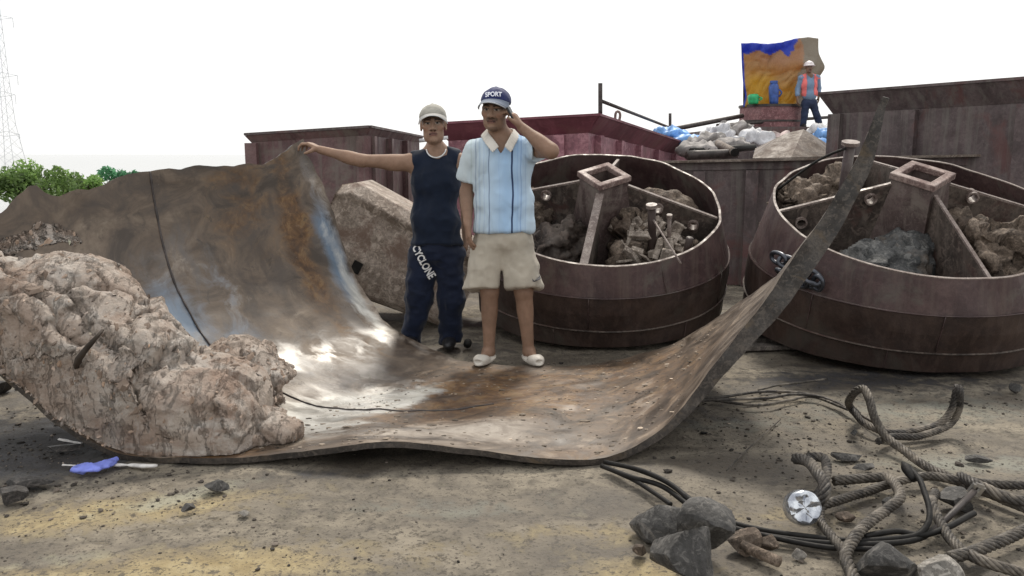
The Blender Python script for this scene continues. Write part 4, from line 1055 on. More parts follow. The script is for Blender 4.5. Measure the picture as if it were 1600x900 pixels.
# red tank with a propped tarpaulin
def tank():
    Y = 19.2; c = P(1203, 200, Y); r = .68
    root = thing('round_tank', (c.x, Y, 1.86), 'dull red round tank under the yellow sheet', 'tank')
    zt, zb = P(1203, 167, Y).z, 1.86
    v, f = tube_geo([Vector((c.x, Y, z)) for z in (zb, (zb + zt) / 2, zt)], r, 48); mk('shell', v, f, weathered('tank_red', (0.17, 0.07, 0.075, 1), (0.25, 0.115, 0.12, 1), (0.32, 0.17, 0.17, 1), 3), root, True).modifiers.new('e', 'EDGE_SPLIT')
    v, f = tube_geo([Vector((c.x, Y, zt - .02)), Vector((c.x, Y, zt + .03))], r + .03, 48); mk('rim', v, f, M_DARKST, root, False)
    zr = P(1203, 190, Y).z
    v, f = tube_geo([Vector((c.x, Y, zr - .02)), Vector((c.x, Y, zr + .02))], r + .015, 48); mk('band', v, f, M_DARKST, root, False)
    # sheet hung on a frame above the tank
    t = thing('tarpaulin_screen', (c.x, Y, zt), 'yellow and blue tarpaulin hung on a frame above the red tank', 'tarpaulin')
    top = [(1158, 68), (1175, 67), (1200, 69), (1222, 66), (1240, 61), (1262, 58), (1277, 60)]
    nU, nV = 60, 50
    L = spline([Vector((1158, 68, 0)), Vector((1159, 100, 0)), Vector((1161, 130, 0)), Vector((1164, 150, 0)), Vector((1161, 167, 0))], nV)
    Rr = spline([Vector((1278, 60, 0)), Vector((1279, 85, 0)), Vector((1288, 106, 0)), Vector((1277, 125, 0)), Vector((1262, 167, 0))], nV)
    V = []; cols = []
    for i in range(nU):
        u = i / (nU - 1)
        ty = np.interp(u * 120 + 1158, [p[0] for p in top], [p[1] for p in top])
        for j in range(nV):
            q = j / (nV - 1)
            px = L[j][0] * (1 - u) + Rr[j][0] * u; py = ty * (1 - q) + 167 * q
            bulge = .22 * math.sin(u * math.pi * .9) * (1 - .3 * q)
            fold = .09 * float(ridged(np.array([u * 5 + q * 2, q * 3, .3]), 2, 3)) + (.45 * max(0, (u - .76) / .24))
            p = P(px, py, Y - .25 - bulge + fold * 1.0 - .1 * q)
            V.append(p)
            blue = (q < .14 + .03 * math.sin(u * 21)) and u < .68 or (q < .25 - abs(u - .60) * 1.6) or u < .025
            grey = u > .76 + .05 * math.sin(q * 9)
            n = float(vnoise(np.array([u * 6, q * 5, 2.])))
            if grey: cc = (.38, .33, .26)
            elif blue: cc = (.06, .11, .62)
            else:
                k = min(1, max(0, q * 1.5 - .05 + n * .25 - .45 * u))
                cc = tuple(a * (1 - k) + b * k for a, b in zip((.52, .31, .18), (.66, .42, .06)))
            cols.append(cc)
    F = [(i * nV + j, (i + 1) * nV + j, (i + 1) * nV + j + 1, i * nV + j + 1) for i in range(nU - 1) for j in range(nV - 1)]
    tm = attr_col('tarp_col', .55, .3, .01, 25); tt_ = tm.node_tree; pb = [n for n in tt_.nodes if n.type == 'BSDF_PRINCIPLED'][0]
    trn = tt_.nodes.new('ShaderNodeBsdfTranslucent'); tt_.links.new(pb.inputs['Base Color'].links[0].from_socket, trn.inputs[0]); ms = tt_.nodes.new('ShaderNodeMixShader'); ms.inputs[0].default_value = .45
    tt_.links.new(pb.outputs[0], ms.inputs[1]); tt_.links.new(trn.outputs[0], ms.inputs[2]); tt_.links.new(ms.outputs[0], [n for n in tt_.nodes if n.type == 'OUTPUT_MATERIAL'][0].inputs[0])
    o = mk('sheet', V, F, tm, t, True, cols=cols); s = o.modifiers.new('t', 'SOLIDIFY'); s.thickness = .012
    for px in (1163, 1262):
        v, f = tube_geo([P(px, 168, Y + .25), P(px, 70, Y + .35)], .03, 8); mk('frame_post', v, f, M_DARKST, t, True)
    # bucket and blue drum in front of the sheet
    g = plain('green_plastic', (0.03, 0.42, 0.16, 1), .35); bl = plain('blue_plastic', (0.05, 0.11, 0.36, 1), .4)
    def can(name, px, py0, py1, rad, m, label, lid):
        a, b = P(px, py0, Y - .55), P(px, py1, Y - .55); a.z = zt + .03
        rt = thing(name, a, label, 'container')
        n = 7
        v, f = tube_geo([a.lerp(b, k / (n - 1)) for k in range(n)], [rad * s for s in (.86, .92, .95, 1, 1.02, 1.0, .7)], 20); mk('body', v, f, m, rt, True)
        h = spline([a.lerp(b, .7) + Vector((rad, -.02, 0)), a.lerp(b, .55) + Vector((rad * 1.5, -.05, 0)), a.lerp(b, .35) + Vector((rad, -.02, 0))], 9)
        v, f = tube_geo(h, .018, 6); mk('handle', v, f, m, rt, True)
        if lid:
            v, f = tube_geo([b, b + Vector((0, 0, .05))], rad * .8, 16); mk('lid', v, f, m, rt, False)
    can('bucket', 1177, 166, 147, .12, g, 'small green bucket on the red tank', False)
    can('jerrycan', 1209, 166, 130, .105, bl, 'blue container standing on the red tank', True)
tank()
# tilted octagonal steel block left of drum 1
def block():
    th = math.radians(-29); u = Vector((math.cos(th), 0, math.sin(th))); v = Vector((-math.sin(th), 0, math.cos(th))); d = Vector((0, 1, 0))
    o = P(547, 301, 6.25)     # front top left corner
    prof = [(.28, -.80), (.06, -.72), (.0, -.52), (.0, -.40), (.03, -.36), (.03, -.06), (.0, .0), (.10, .085), (.75, .085), (.8, -.80)]
    root = thing('tilted_steel_block', (o.x + .5, 6.6, 0), 'tilted dusty chamfered steel block between the plate wall and the navy trousers', 'steel block')
    secs = [(-.10, .80), (-.0, 1), (1.15, 1)]
    V, F = [], []
    n = len(prof)
    for s, k in secs:
        for (dd, h) in prof:
            hh = (h + .36) * k - .36; V.append(o + u * s + v * hh + d * (dd if k == 1 else .05 + dd * .85))
    for a in range(len(secs) - 1):
        for j in range(n): F.append((a * n + j, a * n + (j + 1) % n, (a + 1) * n + (j + 1) % n, (a + 1) * n + j))
    F += [tuple(range(n)), tuple(range((len(secs) - 1) * n, len(secs) * n))[::-1]]
    V = [p if p.z > .0 else Vector((p.x, p.y, 0.0)) for p in V]
    bev(mk('body', V, F, M_SLAB, root, False), .012, 2)
    # slot, dried mud
    q = o + u * .30 + v * (-.475) + d * -.012
    MB().box(q, (.07, .02, .09), Matrix.Rotation(-th, 3, 'Y')).build('slot', M_BLACK, root)
    # props that hold it up
    for k, (s, w_) in enumerate(((.12, .16), (.34, .2))):
        pt = o + u * s + v * -.78; MB().box((pt.x, 6.62, pt.z / 2 + .0), (w_, .3, max(.1, pt.z + .02))).build('wood_block', M_WOOD, None, origin=(pt.x, 6.62, 0))
        put(bpy.data.objects['wood_block' if k == 0 else 'wood_block.001'], ('taller' if k == 0 else 'shorter') + ' timber packing under the left end of the tilted block', 'timber', 'timber packing')
block()
# small thing between the legs: round stub on the deck; timbers between the drums
pipe('pipe_stub', G(731, 535, .03), G(731, 535, .03) + Vector((0, -.06, 0)), .028, M_BLACK, 'small dark pipe end on the deck between the two men', 'pipe')
M_PLANK = weathered('dirty_plank', (0.05, 0.042, 0.036, 1), (0.10, 0.086, 0.074, 1), (0.19, 0.165, 0.145, 1), 6, (0.7, 0.95), 0, 0.4, 0.004, 60)
def timbers():
    rows = [(1150, 538, 1212, .0), (1160, 526, 1215, .0), (1162, 512, 1220, .04), (1165, 502, 1220, .04), (1172, 492, 1222, .08)]
    lab = ['nearest weathered plank between the two drums', 'second weathered plank between the two drums', 'middle plank stacked between the two drums', 'plank near the top of the pile between the drums', 'topmost plank of the pile between the drums']
    for (x0, y, x1, z), l in zip(rows, lab):
        a, b = G(x0, y, z + .04), G(x1 + 30, y, z + .04); a = a + Vector((0, .0, 0)); L = b - a
        mb = MB(); mb.bar(Vector((a.x, a.y, z + .018)), Vector((b.x, b.y + .05, z + .018)), .11, .034); 
        put(bev(mb.build('plank', M_PLANK, None, origin=a), .006, 1), l, 'plank', 'planks between the drums')
timbers()
# ---- far bank: bushes, pylon
def leaf_mat(name, c):
    m, t, b = material(name)
    a = t.nodes.new('ShaderNodeAttribute'); a.attribute_name = 'Col'
    t.links.new(a.outputs['Color'], b.inputs['Base Color']); b.inputs['Roughness'].default_value = .5
    tr = t.nodes.new('ShaderNodeBsdfTranslucent'); t.links.new(a.outputs['Color'], tr.inputs[0])
    mxs = t.nodes.new('ShaderNodeMixShader'); mxs.inputs[0].default_value = .45
    t.links.new(b.outputs[0], mxs.inputs[1]); t.links.new(tr.outputs[0], mxs.inputs[2])
    t.links.new(mxs.outputs[0], [n for n in t.nodes if n.type == 'OUTPUT_MATERIAL'][0].inputs[0])
    return m
M_LEAF = leaf_mat('leaves', None)
M_BARK = plain('bark', (0.12, 0.09, 0.07, 1), .9)
def tree(px, ytop, Y, wpx, hpx, label, n, seed, tone, spread=.55):
    r = np.random.default_rng(seed)
    c = P(px, ytop + hpx / 2, Y); rx, rz = wpx / 2 / FPX * Y, hpx / 2 / FPX * Y
    zb = -2.2
    root = thing('riverside_tree', (c.x, Y, zb), label, 'tree', 'trees on the far bank')
    nb = 16
    cen = np.array(c) + np.clip(r.normal(size=(nb, 3)), -1.6, 1.6) * np.array([rx * spread, rx * .4, rz * spread * .9]); rad = r.uniform(.26, .5, nb) * min(rx, rz * 1.4)
    mb = MB(); mb.tube([Vector((c.x, Y, zb)), Vector((c.x + .1, Y, (zb + c.z) / 2)), Vector(c)], [.12, .09, .05], 8)
    for q in cen: mb.tube([Vector((c.x + .05, Y, c.z - rz * .8)), (Vector(c) + Vector(q.tolist())) / 2, Vector(q.tolist())], [.05, .03, .012], 6)
    mb.build('trunk', M_BARK, root, True)
    k = r.integers(0, nb, n); d = r.normal(size=(n, 3)); d /= np.linalg.norm(d, axis=1)[:, None]
    p = cen[k] + d * (rad[k] * r.uniform(.35, 1.15, n) ** .6)[:, None] * np.array([1, 1, .85])
    a = r.normal(size=(n, 3)); a /= np.linalg.norm(a, axis=1)[:, None]; b = np.cross(a, r.normal(size=(n, 3))); b /= np.linalg.norm(b, axis=1)[:, None]
    s = r.uniform(.06, .13, n)[:, None] * (Y / 32)
    V = np.stack([p - a * s, p + b * s * .45, p + a * s, p - b * s * .45], 1).reshape(-1, 3)
    F = np.arange(4 * n).reshape(n, 4)
    base = np.array(tone); cl = base[None] * r.uniform(.55, 1.5, (nb,))[k][:, None] * r.uniform(.7, 1.3, (n, 1))
    mk('crown', V, F, M_LEAF, root, False, cols=np.repeat(cl, 4, 0))
tree(38, 250, 30, 100, 75, 'largest bright green tree at the left edge, behind the plate wall', 4200, 1, (.17, .27, .08))
tree(128, 272, 32, 90, 50, 'low sparse bush between the two greener trees', 1100, 2, (.20, .32, .10))
tree(194, 254, 34, 56, 70, 'small bluish green tree nearest the plate seam', 2600, 21, (.10, .26, .14), .36)
tree(88, 276, 31, 80, 60, 'low green bush right of the largest tree', 1400, 4, (.19, .29, .10))
tree(160, 272, 33, 80, 56, 'low green bush left of the bluish tree', 1200, 5, (.19, .30, .10))
put(MB().box((-19, 33, -2.35), (34, 12, .5)).build('river_bank', plain('bank_earth', (0.12, 0.12, 0.06, 1), .9, 0, .4, 1), None, origin=(-19, 33, -2.5)), kind='structure')
def pylon():
    Y = 130; c = P(14, 250, Y); zb = -2.2
    root = thing('lattice_pylon', (c.x, Y, zb), 'faint tall lattice power pylon at the top left edge', 'pylon')
    m = plain('pylon_grey', (0.72, 0.73, 0.75, 1), .6)
    zt = P(14, -60, Y).z
    def half(z): return np.interp(z, [zb, 6, 14, zt], [1.9, .95, .7, .35])
    mb = MB(); zs = list(np.linspace(zb, zt, 17))
    for sx in (-1, 1):
        for sy in (-1, 1):
            mb.tube([Vector((c.x + sx * half(z), Y + sy * half(z), z)) for z in zs], .045, 5)
    mb.build('legs', m, root)
    mb = MB()
    for i in range(16):
        z0, z1 = zs[i], zs[i + 1]; h0, h1 = half(z0), half(z1)
        for f in range(4):
            P4 = [(-1, -1), (1, -1), (1, 1), (-1, 1)]
            (ax, ay), (bx, by) = P4[f], P4[(f + 1) % 4]
            mb.tube([Vector((c.x + ax * h0, Y + ay * h0, z0)), Vector((c.x + bx * h1, Y + by * h1, z1))], .026, 4)
            mb.tube([Vector((c.x + bx * h0, Y + by * h0, z0)), Vector((c.x + ax * h1, Y + ay * h1, z1))], .026, 4)
    mb.build('bracing', m, root)
    for py, L in ((28, 2.6), (118, 2.5), (148, 1.9), (210, 2.0)):
        z = P(14, py, Y).z; mb = MB()
        for sx in (-1, 1):
            mb.tube([Vector((c.x, Y, z + .5)), Vector((c.x + sx * L, Y, z))], .04, 5); mb.tube([Vector((c.x, Y, z - .3)), Vector((c.x + sx * L, Y, z))], .04, 5)
            mb.tube([Vector((c.x + sx * L, Y, z)), Vector((c.x + sx * L, Y, z - 1.4))], .05, 5)
        mb.build('cross_arm', m, root)
pylon()
# ================================================================== ROPES, HOSES, ROCKS, CRUMBS
def rope_mat(name, a, b, c):
    return weathered(name, a, b, c, 14, (0.5, 0.8), 0.15, 0.4, 0.003, 120, (0.22, 0.19, 0.155, 1), 6, (0.5, 0.68))
M_ROPE = rope_mat('wire_rope', (0.034, 0.029, 0.025, 1), (0.070, 0.060, 0.050, 1), (0.125, 0.108, 0.088, 1))
M_ROPED = rope_mat('dark_wire_rope', (0.026, 0.023, 0.021, 1), (0.046, 0.040, 0.036, 1), (0.085, 0.074, 0.064, 1))
def rp(pts):     # (px, py, height)
    return [G(x, y, z) for x, y, z in pts]
def wire_rope(pts, R, label, mat=None, cat='wire rope', step=.006):
    p = rp(pts); L = sum((p[i + 1] - p[i]).length for i in range(len(p) - 1))
    path = spline(p, max(20, int(L / .012)))
    path = path + .004 * fbm(path * 6, 2, 5)[:, None]
    path[:, 2] = np.maximum(path[:, 2], R * .98)
    R *= .82
    V, F = rope_geo(path, R, R * 7.5, 6, 6)
    return put(mk('wire_rope', V, F, mat or M_ROPE, None, True, origin=(path[0][0], path[0][1], 0)), label, cat, 'steel wire rope slings on the deck')
wire_rope([(1340, 648, .03), (1326, 632, .10), (1334, 614, .19), (1349, 606, .23), (1358, 622, .20), (1368, 655, .12), (1388, 686, .05), (1430, 716, .03), (1482, 746, .03), (1540, 770, .03), (1620, 800, .03)], .024,
          'rope sling rising in a small pointed eye, then running off to the right edge')
wire_rope([(1330, 640, .07), (1350, 662, .04), (1385, 676, .03), (1430, 672, .03), (1466, 662, .05), (1487, 640, .12), (1494, 612, .21), (1497, 604, .235), (1500, 614, .21), (1498, 640, .12), (1482, 664, .04), (1440, 680, .03), (1395, 682, .03), (1372, 690, .03)], .021,
          'doubled rope eye lifting off the deck below the right-hand drum', M_ROPED)
wire_rope([(1243, 716, .09), (1262, 722, .11), (1279, 738, .12), (1289, 756, .11), (1286, 776, .08), (1268, 789, .04), (1247, 795, .03)], .028, 'thick dark rope eye bowed over the bottle end', M_ROPED)
wire_rope([(1262, 714, .06), (1284, 716, .07), (1291, 726, .06), (1290, 745, .05), (1282, 768, .03), (1260, 785, .03), (1240, 783, .04)], .025, 'inner dark rope bend lying under the thick rope eye', M_ROPED)
wire_rope([(1302, 752, .03), (1345, 747, .04), (1385, 745, .05), (1402, 760, .06), (1407, 776, .06), (1388, 794, .05), (1352, 822, .05), (1330, 848, .05), (1322, 870, .05), (1330, 896, .04), (1345, 930, .03)], .025, 'pale rope hooking round in front of the big rounded rock')
wire_rope([(1282, 790, .03), (1320, 778, .03), (1365, 764, .03), (1410, 750, .03), (1450, 746, .035), (1500, 752, .04), (1550, 756, .03), (1630, 758, .03)], .023, 'rope lying straight across to the right edge, half behind the hooked rope')
wire_rope([(1283, 788, .04), (1281, 806, .03), (1288, 826, .03), (1304, 846, .03), (1324, 866, .03)], .021, 'short rope length curving down to the bottle, towards the rounded rock')
wire_rope([(1462, 768, .05), (1456, 788, .06), (1466, 810, .04), (1484, 842, .03), (1508, 866, .03), (1550, 884, .03), (1630, 900, .03)], .023, 'rope snaking from the small dark stone down to the lower right corner')
wire_rope([(1482, 874, .03), (1515, 866, .03), (1552, 850, .035), (1600, 828, .04), (1640, 808, .04)], .026, 'frayed thick rope end in the lower right corner')
wire_rope([(1500, 745, .05), (1535, 762, .07), (1575, 778, .06), (1640, 790, .04)], .026, 'dark rope crossing over at the right edge', M_ROPED)
def hose(pts, r, label, mat=M_BLACK, name='hose', cat='hose', n=60):
    path = spline(rp(pts), n); path[:, 2] = np.maximum(path[:, 2], r)
    v, f = tube_geo(path, r if name != 'hose_tip' else np.interp(np.linspace(0, 1, n), [0, .35, .7, 1], [.004, .019, .016, .011]), 8)
    return put(mk(name, v, f, mat, None, True, origin=(path[0][0], path[0][1], 0)), label, cat)
hose([(945, 722, .03), (990, 732, .05), (1040, 752, .05), (1085, 785, .03), (1130, 812, .02), (1190, 828, .02), (1260, 838, .02), (1330, 845, .02), (1390, 842, .02), (1432, 836, .03), (1450, 818, .06), (1452, 795, .09), (1444, 768, .12), (1436, 748, .14), (1418, 728, .15)], .0105, 'long black hose ending in a raised pointed tip')
hose([(940, 728, .02), (985, 745, .03), (1035, 760, .03), (1085, 795, .02), (1150, 826, .02), (1230, 842, .02), (1320, 850, .02), (1400, 848, .02), (1440, 840, .02), (1462, 824, .02)], .0105, 'black hose running beside the longest one from under the plate')
hose([(955, 724, .03), (1005, 736, .06), (1050, 758, .05), (1095, 796, .02), (1140, 822, .02), (1200, 838, .02), (1290, 855, .02), (1370, 858, .02)], .010, 'third black hose, nearest the rocks')
hose([(945, 730, .02), (990, 750, .02), (1025, 772, .02), (1048, 788, .02)], .009, 'short black hose end disappearing behind the left rock')
hose([(1350, 838, .02), (1400, 830, .03), (1440, 836, .03), (1480, 824, .04), (1510, 808, .05), (1522, 802, .05)], .011, 'stiff black hose end pointing right past the small dark stone')
hose([(1410, 722, .16), (1420, 738, .145), (1428, 750, .13)], .020, 'black pointed sleeve on the raised hose tip', name='hose_tip', cat='hose tip', n=12)
hose([(1080, 622, .03), (1130, 620, .03), (1190, 612, .03), (1250, 614, .03), (1300, 626, .03), (1345, 650, .03)], .008, 'upper thin cable from under the plate to the rope eye', M_ROPED, 'cable', 'cable')
hose([(1080, 626, .02), (1140, 624, .02), (1200, 622, .02), (1240, 616, .03), (1290, 622, .03), (1340, 646, .03), (1380, 668, .03)], .008, 'middle thin cable from under the plate to the rope eye', M_ROPED, 'cable', 'cable')
hose([(1078, 622, .02), (1120, 626, .02), (1180, 633, .02), (1230, 626, .02), (1270, 620, .02), (1325, 640, .03)], .008, 'lower thin cable sagging towards the camera, from the plate to the rope eye', M_ROPED, 'cable', 'cable')
hose([(1185, 610, .02), (1215, 602, .02), (1250, 598, .02), (1292, 592, .02)], .006, 'thin pale wire lying in front of the right-hand drum', M_ROPE, 'wire', 'wire', 20)
hose([(1135, 735, .005), (1165, 705, .005), (1192, 680, .005), (1220, 655, .005)], .003, 'thin pale straw-like wire on the bare deck', M_ROPE, 'wire', 'wire', 20)
# hook bar with a square eye
def hookbar():
    a, b = G(1458, 832, .02), G(1522, 768, .08)
    root = thing('hook_bar', (a.x, a.y, 0), 'dark iron bar with a shiny square end lying over the ropes', 'iron bar')
    v, f = tube_geo([a, a.lerp(b, .5), b], .012, 8); mk('bar', v, f, M_DARKST, root, True)
    d = (b - a).normalized(); V, F = [], []
    s = Vector((1, 0, 0)); u = Vector((0, -.3, 1)).normalized()
    m = plain('worn_steel', (0.45, 0.43, 0.40, 1), .35, .8)
    mb = MB(); c = b + d * .02
    for k in range(4):
        t0, t1 = k * math.pi / 2 + .4, (k + 1) * math.pi / 2 + .4
        mb.bar(c + (s * math.cos(t0) + u * math.sin(t0)) * .026, c + (s * math.cos(t1) + u * math.sin(t1)) * .026, .014, .014, Vector((0, 1, 0)))
    mb.build('square_end', m, root)
hookbar()
# bottle seen from its shiny end
def bottle():
    c = G(1255, 834, .0); r = .062
    c = Vector((c.x, c.y, r + .035)); ax = Vector((.04, .92, -.38)).normalized()
    root = thing('metal_can', (c.x, c.y, 0), 'shiny silver round can end facing the camera beside the dark rope eye', 'can')
    ml, t, b = material('crumpled_foil')
    v0 = coords(t); vo = t.nodes.new('ShaderNodeTexVoronoi'); vo.inputs['Scale'].default_value = 38; t.links.new(v0, vo.inputs['Vector'])
    t.links.new(ramp(t, nz(t, 20, 4, .6, v0), [(.3, (.35, .37, .42, 1)), (.7, (.75, .78, .82, 1))]), b.inputs['Base Color']); b.inputs['Metallic'].default_value = .85; b.inputs['Roughness'].default_value = .22
    bump(t, b, vo.outputs['Distance'], .6, .01)
    prof = [(0, -.004), (.35, .0), (.62, -.006), (.86, -.010), (.98, .004), (1, .015), (1, .05), (.96, .065), (.4, .07), (0, .07)]
    path = [c + ax * z for _, z in prof]
    s = ax.cross(Vector((0, 0, 1))).normalized(); u = s.cross(ax)
    V, F = [], []
    for (k, z) in prof:
        for j in range(28):
            a = j / 28 * 2 * math.pi; w_ = 1 + (.04 * math.cos(5 * a) if .2 < k < .9 else 0)
            V.append(c + ax * (z + (.004 * math.cos(5 * a) if .2 < k < .9 else 0)) + (s * math.cos(a) + u * math.sin(a)) * (r * max(k, .01) * w_))
    for i in range(len(prof) - 1):
        for j in range(28): F.append((i * 28 + j, i * 28 + (j + 1) % 28, (i + 1) * 28 + (j + 1) % 28, (i + 1) * 28 + j))
    mk('body', V, F, ml, root, True)
bottle()
M_ROCK = weathered('grey_rock', (0.036, 0.034, 0.032, 1), (0.066, 0.063, 0.060, 1), (0.115, 0.108, 0.10, 1), 6, (0.6, 0.9), 0, 0.7, 0.012, 35, (0.23, 0.205, 0.175, 1), 5, (0.56, 0.70))
M_ROCKL = weathered('pale_rock', (0.14, 0.13, 0.115, 1), (0.24, 0.22, 0.195, 1), (0.38, 0.355, 0.32, 1), 6, (0.6, 0.9), 0, 0.7, 0.012, 35, (0.10, 0.09, 0.08, 1), 5, (0.52, 0.66))
def rock(px, py, r, seed, label, mat=None, name='rock', cat='rock', cuts=11, sub=4, sq=(1, 1, 1)):
    g = np.random.default_rng(seed)
    c = G(px, py, r[2] * .75)
    bm = bmesh.new(); bmesh.ops.create_icosphere(bm, subdivisions=sub, radius=1)
    V = np.array([v.co[:] for v in bm.verts]); F = [[v.index for v in f.verts] for f in bm.faces]; bm.free()
    for _ in range(cuts):
        n = g.normal(size=3); n /= np.linalg.norm(n); d = g.uniform(.38, .80)
        h = V @ n - d; V = V - np.where(h > 0, h, 0)[:, None] * n * .97
    nn = V / (np.linalg.norm(V, axis=1)[:, None] + 1e-9)
    V = V + nn * (.022 * fbm(V * 2.4 + seed, 3, seed) + .016 * fbm(V * 9 + seed, 3, seed + 2))[:, None]
    V = V / np.abs(V).max(0) * np.array(r) + np.array(c); V[:, 2] = np.maximum(V[:, 2], -.01)
    o = mk(name, V, F, mat or M_ROCK, None, True, origin=(c.x, c.y, 0)); o.modifiers.new('e', 'EDGE_SPLIT').split_angle = math.radians(24)
    return put(o, label, cat)
rock(1030, 810, (.100, .09, .085), 11, 'dark angular rock leftmost of the group of three')
rock(1098, 830, (.095, .10, .110), 5, 'dark rock with a pale crusted top, rightmost of the group of three')
rock(1076, 874, (.115, .10, .115), 23, 'biggest and nearest dark angular rock of the group of three')
rock(1094, 802, (.060, .05, .045), 9, 'pale crusted lump behind the group of rocks by the hoses', M_ROCKL)
rock(1380, 878, (.110, .095, .090), 31, 'smooth rounded dark rock at the bottom edge, inside the hooked rope', cuts=7)
rock(1462, 892, (.075, .08, .05), 37, 'pale broken rock at the bottom edge, right of the rounded rock', M_ROCKL)
rock(1492, 778, (.070, .05, .042), 41, 'small dark stone under the ropes, by the square-ended bar')
rock(1500, 792, (.045, .04, .03), 43, 'smallest dark stone touching the stone under the ropes', M_BLACK)
rock(1000, 858, (.028, .028, .022), 47, 'small brown clod left of the biggest rock', M_MUD, 'mud_clod', 'clod')
rock(1164, 845, (.060, .05, .05), 53, 'brown clod at the thick end of the muddy stub', M_MUD, 'mud_clod', 'clod')
rock(1198, 850, (.048, .045, .035), 59, 'brown clod leaning on the black hoses', M_MUD, 'mud_clod', 'clod')
hose([(1160, 852, .03), (1190, 866, .025), (1218, 878, .022)], .019, 'short muddy pipe stub lying right of the rocks', M_MUD, 'muddy_pipe', 'pipe', 14)
rock(1248, 866, (.026, .02, .02), 61, 'pale little stone right of the muddy stub', M_ROCKL, 'mud_clod', 'clod')
rock(340, 757, (.052, .04, .026), 71, 'flat dark clod on the bare deck under the yellow stain', M_ROCK, 'mud_clod', 'clod')
rock(296, 792, (.030, .025, .012), 73, 'small flat dark clod left of centre on the open deck', M_ROCK, 'mud_clod', 'clod')
rock(380, 802, (.024, .02, .012), 75, 'tiny pale stone right of the small flat clod', M_ROCKL, 'mud_clod', 'clod')
rock(2, 603, (.055, .05, .05), 77, 'grey rock at the left edge behind the clay heap', M_ROCK)
rock(1590, 606, (.04, .05, .03), 79, 'dark clod at the right edge under the drum', M_ROCK, 'mud_clod', 'clod')
rock(1530, 716, (.060, .035, .018), 81, 'flat dark scrap lying on the pale patch at the right', M_ROCK, 'mud_clod', 'clod')
rock(1318, 712, (.085, .035, .020), 83, 'long dark clod behind the thick rope eye', M_ROCK, 'mud_clod', 'clod')
rock(1350, 730, (.050, .035, .018), 85, 'dark clod right of the long one behind the rope eye', M_ROCK, 'mud_clod', 'clod')
rock(1335, 676, (.022, .02, .018), 87, 'small black clod left of the doubled rope eye', M_ROCK, 'mud_clod', 'clod')
rock(1390, 786, (.024, .022, .02), 89, 'small black clod inside the hooked rope', M_ROCK, 'mud_clod', 'clod')
rock(1322, 806, (.040, .03, .018), 91, 'crumbly brown clod in the middle of the rope loops', M_MUD, 'mud_clod', 'clod')
M_DMUD = weathered('dark_wet_mud', (0.022, 0.020, 0.019, 1), (0.045, 0.040, 0.037, 1), (0.085, 0.075, 0.068, 1), 8, (0.5, 0.9), 0, 0.8, 0.012, 40)
rock(50, 752, (.10, .06, .025), 93, 'largest dark mud clod by the blue glove', M_DMUD, 'mud_clod', 'clod')
rock(18, 772, (.06, .05, .03), 95, 'dark mud clod at the left edge', M_DMUD, 'mud_clod', 'clod')
rock(95, 700, (.09, .05, .02), 97, 'low dark mud clod against the curled plate edge', M_DMUD, 'mud_clod', 'clod')
# crumbs nobody could count
def crumbs():
    N = 6000
    bm = bmesh.new(); bmesh.ops.create_icosphere(bm, subdivisions=1, radius=1)
    B = np.array([v.co[:] for v in bm.verts]); BF = np.array([[v.index for v in f.verts] for f in bm.faces]); bm.free()
    x = rng.uniform(-3.4, 4.6, N * 6); y = 2.3 + rng.random(N * 6) ** 1.2 * 3.6
    dens = np.clip(.35 + .9 * fbm(np.stack([x * 1.6, y * 1.6, x * 0], -1), 4, 77), .03, 1.5) ** 1.5
    def near(px, py, r, a):
        g = G(px, py); return a * np.exp(-((x - g.x) ** 2 + (y - g.y) ** 2) / r ** 2)
    dens = dens * .5 + near(1200, 700, .45, .6) + near(1350, 720, .5, .8) + near(60, 740, .5, 1.0) + near(1330, 800, .5, .5) + near(130, 700, .3, .6)
    keep = np.where(rng.random(N * 6) < dens * .55)[0][:N]; x, y = x[keep], y[keep]; n = len(x)
    s = np.exp(rng.normal(-6.0, .62, n)); s = np.minimum(s, .017)
    z = deck_height(x, y)
    sc = np.stack([s * rng.uniform(.8, 1.7, n), s * rng.uniform(.8, 1.5, n), s * rng.uniform(.45, .8, n)], 1)
    a = rng.uniform(0, 6.28, n); ca, sa = np.cos(a), np.sin(a)
    b = B[None] * (1 + rng.normal(0, .22, (n, len(B), 1))) * sc[:, None]
    V = np.stack([b[..., 0] * ca[:, None] - b[..., 1] * sa[:, None] + x[:, None], b[..., 0] * sa[:, None] + b[..., 1] * ca[:, None] + y[:, None], b[..., 2] + (z + s * .35)[:, None]], -1).reshape(-1, 3)
    F = (BF[None] + (np.arange(n) * len(B))[:, None, None]).reshape(-1, 3)
    tone = np.exp(rng.normal(0, .6, n))[:, None] * np.array([.060, .050, .041])
    put(mk('mud_crumbs', V, F, attr_col('crumbs', .9, .3, .003, 60), None, False, cols=np.repeat(tone, len(B), 0)), 'dark crumbs of dried mud strewn over the whole deck', 'mud crumbs', kind='stuff')
    # crumbs and flakes on the plate floor
    n = 900; i = rng.integers(int(NS * .36), int(NS * .74), n); j = rng.integers(3, NT - 3, n)
    p, nn = PL[i, j], plN[i, j]; s = np.minimum(np.exp(rng.normal(-5.6, .5, n)), .02)
    b = B[None] * (1 + rng.normal(0, .2, (n, len(B), 1))) * (np.stack([s * rng.uniform(.8, 2.4, n), s, s * .4], 1))[:, None]
    V = (b + (p + nn * (s * .2)[:, None])[:, None]).reshape(-1, 3); F = (BF[None] + (np.arange(n) * len(B))[:, None, None]).reshape(-1, 3)
    tone = np.exp(rng.normal(0, .5, n))[:, None] * np.array([.20, .165, .13])
    put(mk('clay_flakes', V, F, MATS['crumbs'], None, False, cols=np.repeat(tone, len(B), 0)), 'pale clay flakes scattered over the floor of the bent plate', 'clay flakes', kind='stuff')
crumbs()
